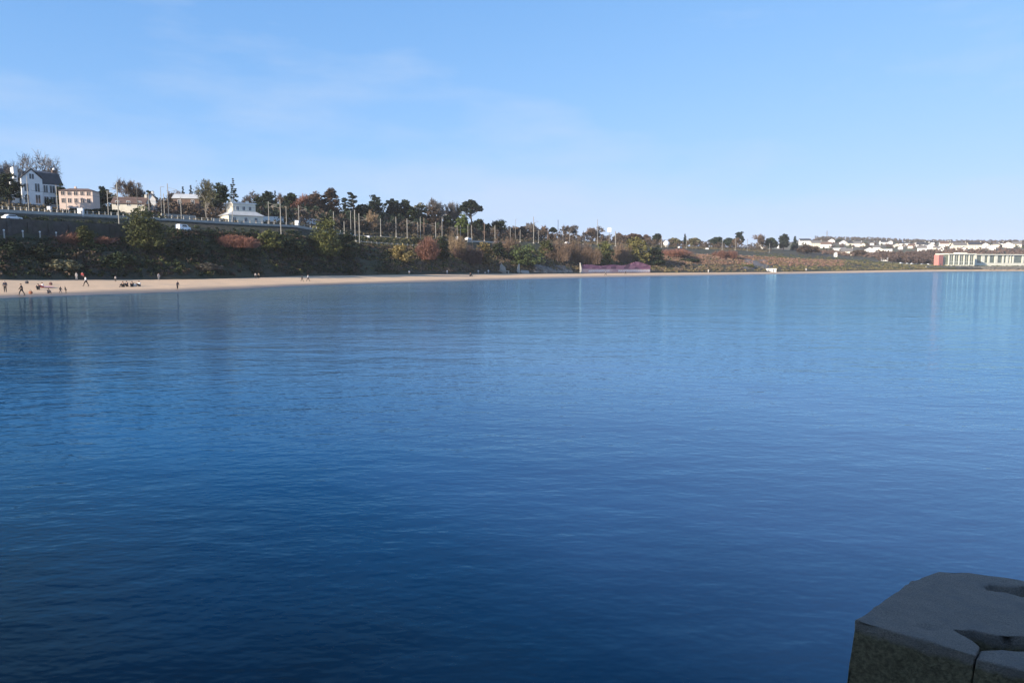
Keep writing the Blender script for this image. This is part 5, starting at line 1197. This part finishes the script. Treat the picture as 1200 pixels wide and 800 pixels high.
person(560.5, 321.0, 'stand', WH, GY, HB, 0, 'distant person in white, first of three at the bank', 1.1)
person(568.5, 321.0, 'sit', WH, TN, HB, 0, 'distant person in white seated between two standing ones', 1.3)
person(572.3, 321.0, 'stand', WH, GY, HK, 0, 'distant person in white, last of three at the bank', 1.2)
person(709.7, 322.8, 'walk', GY, BK, HK, 80, 'dark walker in front of the graffiti wall', 1.3)
person(733, 321.6, 'walk', BK, BK, HK, 80, 'small dark walker before the bright end of the graffiti wall', 1.1)
person(830, 319.6, 'stand', WH, WH, HB, 0, 'distant figure in white below the bare brown slope', 1.3)
person(944.5, 318.3, 'stand', WH, GY, HB, 0, 'distant figure in white past the beach hut', 1.5)
# picnic towel and bags
def towel(px, py, w, d, m, label, rz=0):
    p = at_z(px, py, 1.0); Y = rowY(px, 1)
    while Y < rowY(px, 2):
        q = at(px, py, Y)
        if gz(q.x, Y) >= q.z: break
        Y += .25
    q = at(px, py, Y); q.z = gz(q.x, q.y)
    b = MB(); nx, ny = 8, 5; g = random.Random(int(px))
    for i in range(nx):
        for j in range(ny): 
            x, y = -w / 2 + w * i / (nx - 1), -d / 2 + d * j / (ny - 1); c, s = math.cos(rz), math.sin(rz)
            X, Yy = x * c - y * s, x * s + y * c
            b.v.append(Vector((X, Yy, gz(q.x + X, q.y + Yy) - q.z + .1 + .05 * g.random())))
    b.f = [(i * ny + j, (i + 1) * ny + j, (i + 1) * ny + j + 1, i * ny + j + 1) for i in range(nx - 1) for j in range(ny - 1)]
    o = b.build('beach_towel', m); o.location = q; return tag(o, label, 'towel')
towel(53, 336.5, 2.6, 3.0, mat('red_towel_cloth', (.55, .10, .11), (.75, .55, .55), 2.5, .9), 'red and white towel spread under the picnic group', .3)
def bag(px, py, s, c, label):
    Y = rowY(px, 1)
    while Y < rowY(px, 2):
        q = at(px, py, Y)
        if gz(q.x, Y) >= q.z: break
        Y += .25
    q = at(px, py, Y); q.z = gz(q.x, q.y); e = empty('beach_bag', q, label, 'bag', 'bags on the sand')
    b = MB(); b.ball((0, 0, .22 * s), .32 * s, .2 * s, .26 * s, 10, 8); b.build('bag_body', cloth(c), e, True)
    MB().tube([(-.15 * s, 0, .4 * s), (-.1 * s, 0, .62 * s), (.1 * s, 0, .62 * s), (.15 * s, 0, .4 * s)], .025 * s, 5).build('handle', cloth((.1, .09, .08)), e)
bag(31.5, 332.5, 1.2, (.05, .05, .06), 'dark bag on the sand between the black coat walker and the towel'); bag(59.5, 334, 1.1, (.12, .05, .05), 'dark red bag beside the red towel'); bag(158, 335.6, 1.2, (.7, .68, .62), 'pale bag beside the seated row'); bag(36, 344.5, 1.1, (.3, .12, .07), 'rust coloured bag near the water line')

# ------------------------------------------------------------------ stone pier corner in front of the camera
ZT = 3.55
def tp(px, py, z=ZT): return at_z(px, py, z)
STONE = None
def stonemat():
    m, n, b = nt('pier_granite')
    c = mix_rgb(n, ramp(n, noise(n, 210, 5, rough=.8), .36, .64), (.145, .113, .088), (.35, .278, .218))
    c = mix_rgb(n, ramp(n, noise(n, 14, 5), .45, .7), c, (.20, .165, .14))
    g = n.nodes.new('ShaderNodeNewGeometry'); sp = n.nodes.new('ShaderNodeSeparateXYZ'); n.links.new(g.outputs['Position'], sp.inputs[0])
    # green brown algae staining on the sides, below the worn top
    ad = n.nodes.new('ShaderNodeMath'); ad.operation = 'MULTIPLY_ADD'; ad.inputs[1].default_value = .05; n.links.new(noise(n, 20, 4), ad.inputs[0]); n.links.new(sp.outputs[2], ad.inputs[2])
    c2 = mix_rgb(n, ramp(n, noise(n, 60, 5), .35, .65), (.105, .075, .036), (.25, .19, .10))
    c = mix_rgb(n, ramp(n, ad.outputs[0], ZT - .026, ZT - .006), c2, c)
    n.links.new(c, b.inputs['Base Color']); b.inputs['Roughness'].default_value = .9
    bp = n.nodes.new('ShaderNodeBump'); bp.inputs['Strength'].default_value = 1; bp.inputs['Distance'].default_value = .016
    n.links.new(noise(n, 90, 8, rough=.7), bp.inputs['Height']); n.links.new(bp.outputs[0], b.inputs['Normal'])
    return m
STONE = stonemat()
e = empty('stone_pier', (tp(1100, 720).x, tp(1100, 720).y, 0), 'grey granite pier corner of worn coping blocks at the water', 'pier')
O = e.location.copy()
def block(name, outline, z0, z1, label=None, pits=(), bev=.005, rough=.004):
    """a coping stone from its plan outline: subdivided top, worn edges, hollows"""
    bm = bmesh.new(); vs = [bm.verts.new((p.x - O.x, p.y - O.y, z1)) for p in outline]; f = bm.faces.new(vs)
    if f.normal.z < 0: f.normal_flip()
    r = bmesh.ops.extrude_face_region(bm, geom=[f]); lo = [v for v in r['geom'] if isinstance(v, bmesh.types.BMVert)]
    for v in lo: v.co.z = z1
    # the original face goes down
    for v in vs: v.co.z = z0
    bmesh.ops.recalc_face_normals(bm, faces=bm.faces[:])
    ed = [x for x in bm.edges if not (abs(x.verts[0].co.z - z0) < 1e-4 and abs(x.verts[1].co.z - z0) < 1e-4)]
    bmesh.ops.bevel(bm, geom=ed, offset=bev, segments=3, affect='EDGES', profile=.6)
    bmesh.ops.triangulate(bm, faces=bm.faces[:])
    for _ in range(6):
        le = [x for x in bm.edges if x.calc_length() > .045 and max(x.verts[0].co.z, x.verts[1].co.z) > z1 - .55]
        if not le: break
        bmesh.ops.subdivide_edges(bm, edges=le, cuts=1); bmesh.ops.triangulate(bm, faces=[f for f in bm.faces if len(f.verts) > 3])
    g = random.Random(len(name) + int(z1 * 10))
    from mathutils import noise as mn
    for v in bm.verts:
        q = Vector((v.co.x + O.x, v.co.y + O.y, v.co.z))
        dsp = mn.noise(q * 7) * rough * 2.2 + mn.noise(q * 30) * rough + mn.noise(q * 2.2) * rough * 1.5 - max(0, mn.noise(q * 11 + Vector((3, 7, 1))) - .32) * .05 * (1 if z1 - .05 < v.co.z < z1 - .001 else .25)
        v.co += v.normal * dsp if v.co.z > z1 - .6 else Vector((0, 0, 0))
        for c, rx, ry, dp, an in pits:
            dx, dy = q.x - c.x, q.y - c.y; ca, sa = math.cos(an), math.sin(an); a, b2 = (dx * ca + dy * sa) / rx, (-dx * sa + dy * ca) / ry
            t = a * a + b2 * b2
            if t < 1 and v.co.z > z1 - .12: v.co.z -= dp * (1 - t) ** .35
    for v in bm.verts: v.co.x -= .11 * max(0, z1 - .02 - v.co.z)          # battered face
    me = bpy.data.meshes.new(name); bm.to_mesh(me); bm.free(); me.materials.append(STONE)
    o = bpy.data.objects.new(name, me); COL.objects.link(o); o.parent = e
    me.polygons.foreach_set('use_smooth', [True] * len(me.polygons))
    if label: o['label'] = label
    return o
mainb = [tp(1003, 727), tp(1143, 767.5), tp(1148, 757), tp(1117, 737), tp(1140, 738), tp(1168, 744), tp(1215, 747), tp(1330, 735), tp(1300, 700), tp(1180, 676), tp(1135, 669.5), tp(1100, 669), tp(1068, 681)]
block('coping_stone', mainb, 1.2, ZT, 'largest worn coping stone with two dark hollows', pits=[(tp(1192, 692), .13, .03, .16, -.30), (tp(1090, 735), .05, .02, .012, .3), (tp(1060, 700), .04, .03, .010, .8)])
side = [tp(1144.2, 768), tp(1240, 793), tp(1400, 800), tp(1380, 762), tp(1215, 760), tp(1150, 758.5)]
block('coping_stone', side, 1.2, ZT - .012, 'smaller coping stone behind a dark open joint', rough=.005)
b = MB()
base = [tp(1003, 727), tp(1142, 767), tp(1400, 830), tp(1500, 745), tp(1300, 690), tp(1100, 668)]
cc = sum((p for p in base), Vector()) / len(base)
base = [p + (cc - p).normalized() * .06 for p in base]
n = len(base); b.poly([(p.x - O.x, p.y - O.y, -3) for p in base] + [(p.x - O.x, p.y - O.y, 3.3) for p in base], [tuple(range(n))[::-1], tuple(range(n, 2 * n))] + [(i, (i + 1) % n, n + (i + 1) % n, n + i) for i in range(n)])
b.build('pier_core', STONE, e)
# pier walkway behind the viewer; tall unseen wall added to shade the corner
w = empty('added_shade_wall', (-1, -3, 0), 'tall added wall outside the view, placed to shade the pier corner', 'wall', None, R(-6))
MB().box(-4.7, 12, -1.1, 0, -3, 7.0).build('wall_face', MASON, w); MB().box(-4.8, 12.2, -1.25, .15, 7.003, 7.3).build('coping', CONC, w); MB().box(-4.7, 12, .003, 2.2, -3, 3.4).build('walkway', STONE, w)

# ------------------------------------------------------------------ sky, sun, camera
w = bpy.data.worlds.new('World'); scn.world = w; w.use_nodes = True
n = w.node_tree; L = n.links.new; bg = n.nodes['Background']
sky = n.nodes.new('ShaderNodeTexSky'); sky.sky_type = 'NISHITA'; sky.sun_disc = False
to_sun = Vector((-math.sin(R(SUN_AZ)) * math.cos(R(SUN_EL)), -math.cos(R(SUN_AZ)) * math.cos(R(SUN_EL)), math.sin(R(SUN_EL))))
sky.sun_elevation = R(SUN_EL); sky.sun_rotation = math.atan2(to_sun.x, to_sun.y)
sky.air_density = .6; sky.dust_density = 0; sky.ozone_density = 4
# film-like shoulder: the bright horizon is held back channel by channel
sp = n.nodes.new('ShaderNodeSeparateColor'); cb = n.nodes.new('ShaderNodeCombineColor'); L(sky.outputs[0], sp.inputs[0])
for k, (A, B) in enumerate(((2.1, 2.2), (3.25, 1.5), (4.7, 1.42))):
    dv = n.nodes.new('ShaderNodeMath'); dv.operation = 'MULTIPLY_ADD'; dv.inputs[1].default_value = 1 / B; dv.inputs[2].default_value = 1; L(sp.outputs[k], dv.inputs[0])
    ml = n.nodes.new('ShaderNodeMath'); ml.operation = 'MULTIPLY'; ml.inputs[1].default_value = A; L(sp.outputs[k], ml.inputs[0])
    q = n.nodes.new('ShaderNodeMath'); q.operation = 'DIVIDE'; L(ml.outputs[0], q.inputs[0]); L(dv.outputs[0], q.inputs[1]); L(q.outputs[0], cb.inputs[k])
tc = n.nodes.new('ShaderNodeTexCoord')
mp = n.nodes.new('ShaderNodeMapping'); mp.inputs['Scale'].default_value = (1.6, 1.3, 6); mp.inputs['Rotation'].default_value = (R(6), R(5), 0); mp.inputs['Location'].default_value = (3.1, 1.7, .6); L(tc.outputs['Generated'], mp.inputs[0])
f1 = noise(n, 1.3, 7, vec=mp.outputs[0], rough=.55); cl = ramp(n, f1, .46, .72)
mu = n.nodes.new('ShaderNodeMath'); mu.operation = 'MULTIPLY'; mu.inputs[1].default_value = .62; L(cl, mu.inputs[0])
col = mix_rgb(n, mu.outputs[0], cb.outputs[0], (3.2, 3.8, 4.8))
L(col, bg.inputs['Color']); bg.inputs['Strength'].default_value = .10
sd = bpy.data.lights.new('sun', 'SUN'); sd.energy = 4.5; sd.angle = R(.5); sd.color = (1, .87, .70)
so = bpy.data.objects.new('sun', sd); COL.objects.link(so); so.rotation_euler = to_sun.to_track_quat('Z', 'Y').to_euler()
cd = bpy.data.cameras.new('camera'); co = bpy.data.objects.new('camera', cd); COL.objects.link(co)
cd.lens = 25; cd.sensor_width = 36; cd.clip_start = .1; cd.clip_end = 8000
co.location = (0, 0, CAMZ); co.rotation_euler = (R(90) - PITCH, 0, 0); scn.camera = co
scn.view_settings.view_transform = 'Standard'; scn.view_settings.look = 'None'; scn.view_settings.exposure = 1.0; scn.view_settings.gamma = 1.0
scn.cycles.max_bounces = 5; scn.cycles.diffuse_bounces = 2; scn.cycles.glossy_bounces = 3; scn.cycles.transparent_max_bounces = 4


# ------------------------------------------------------------------ air
HAZE = .0001
hz = MB().box(-1700, 2700, -70, 2700, -4, 110).build('haze', [], None)
m = bpy.data.materials.new('haze_air'); m.use_nodes = True; n = m.node_tree; n.nodes.remove(n.nodes['Principled BSDF'])
pv = n.nodes.new('ShaderNodeVolumePrincipled'); pv.inputs['Color'].default_value = (.92, .94, 1, 1); pv.inputs['Density'].default_value = HAZE
n.links.new(pv.outputs[0], n.nodes['Material Output'].inputs['Volume']); hz.data.materials.append(m); tag(hz, kind='stuff')
scn.cycles.volume_bounces = 0
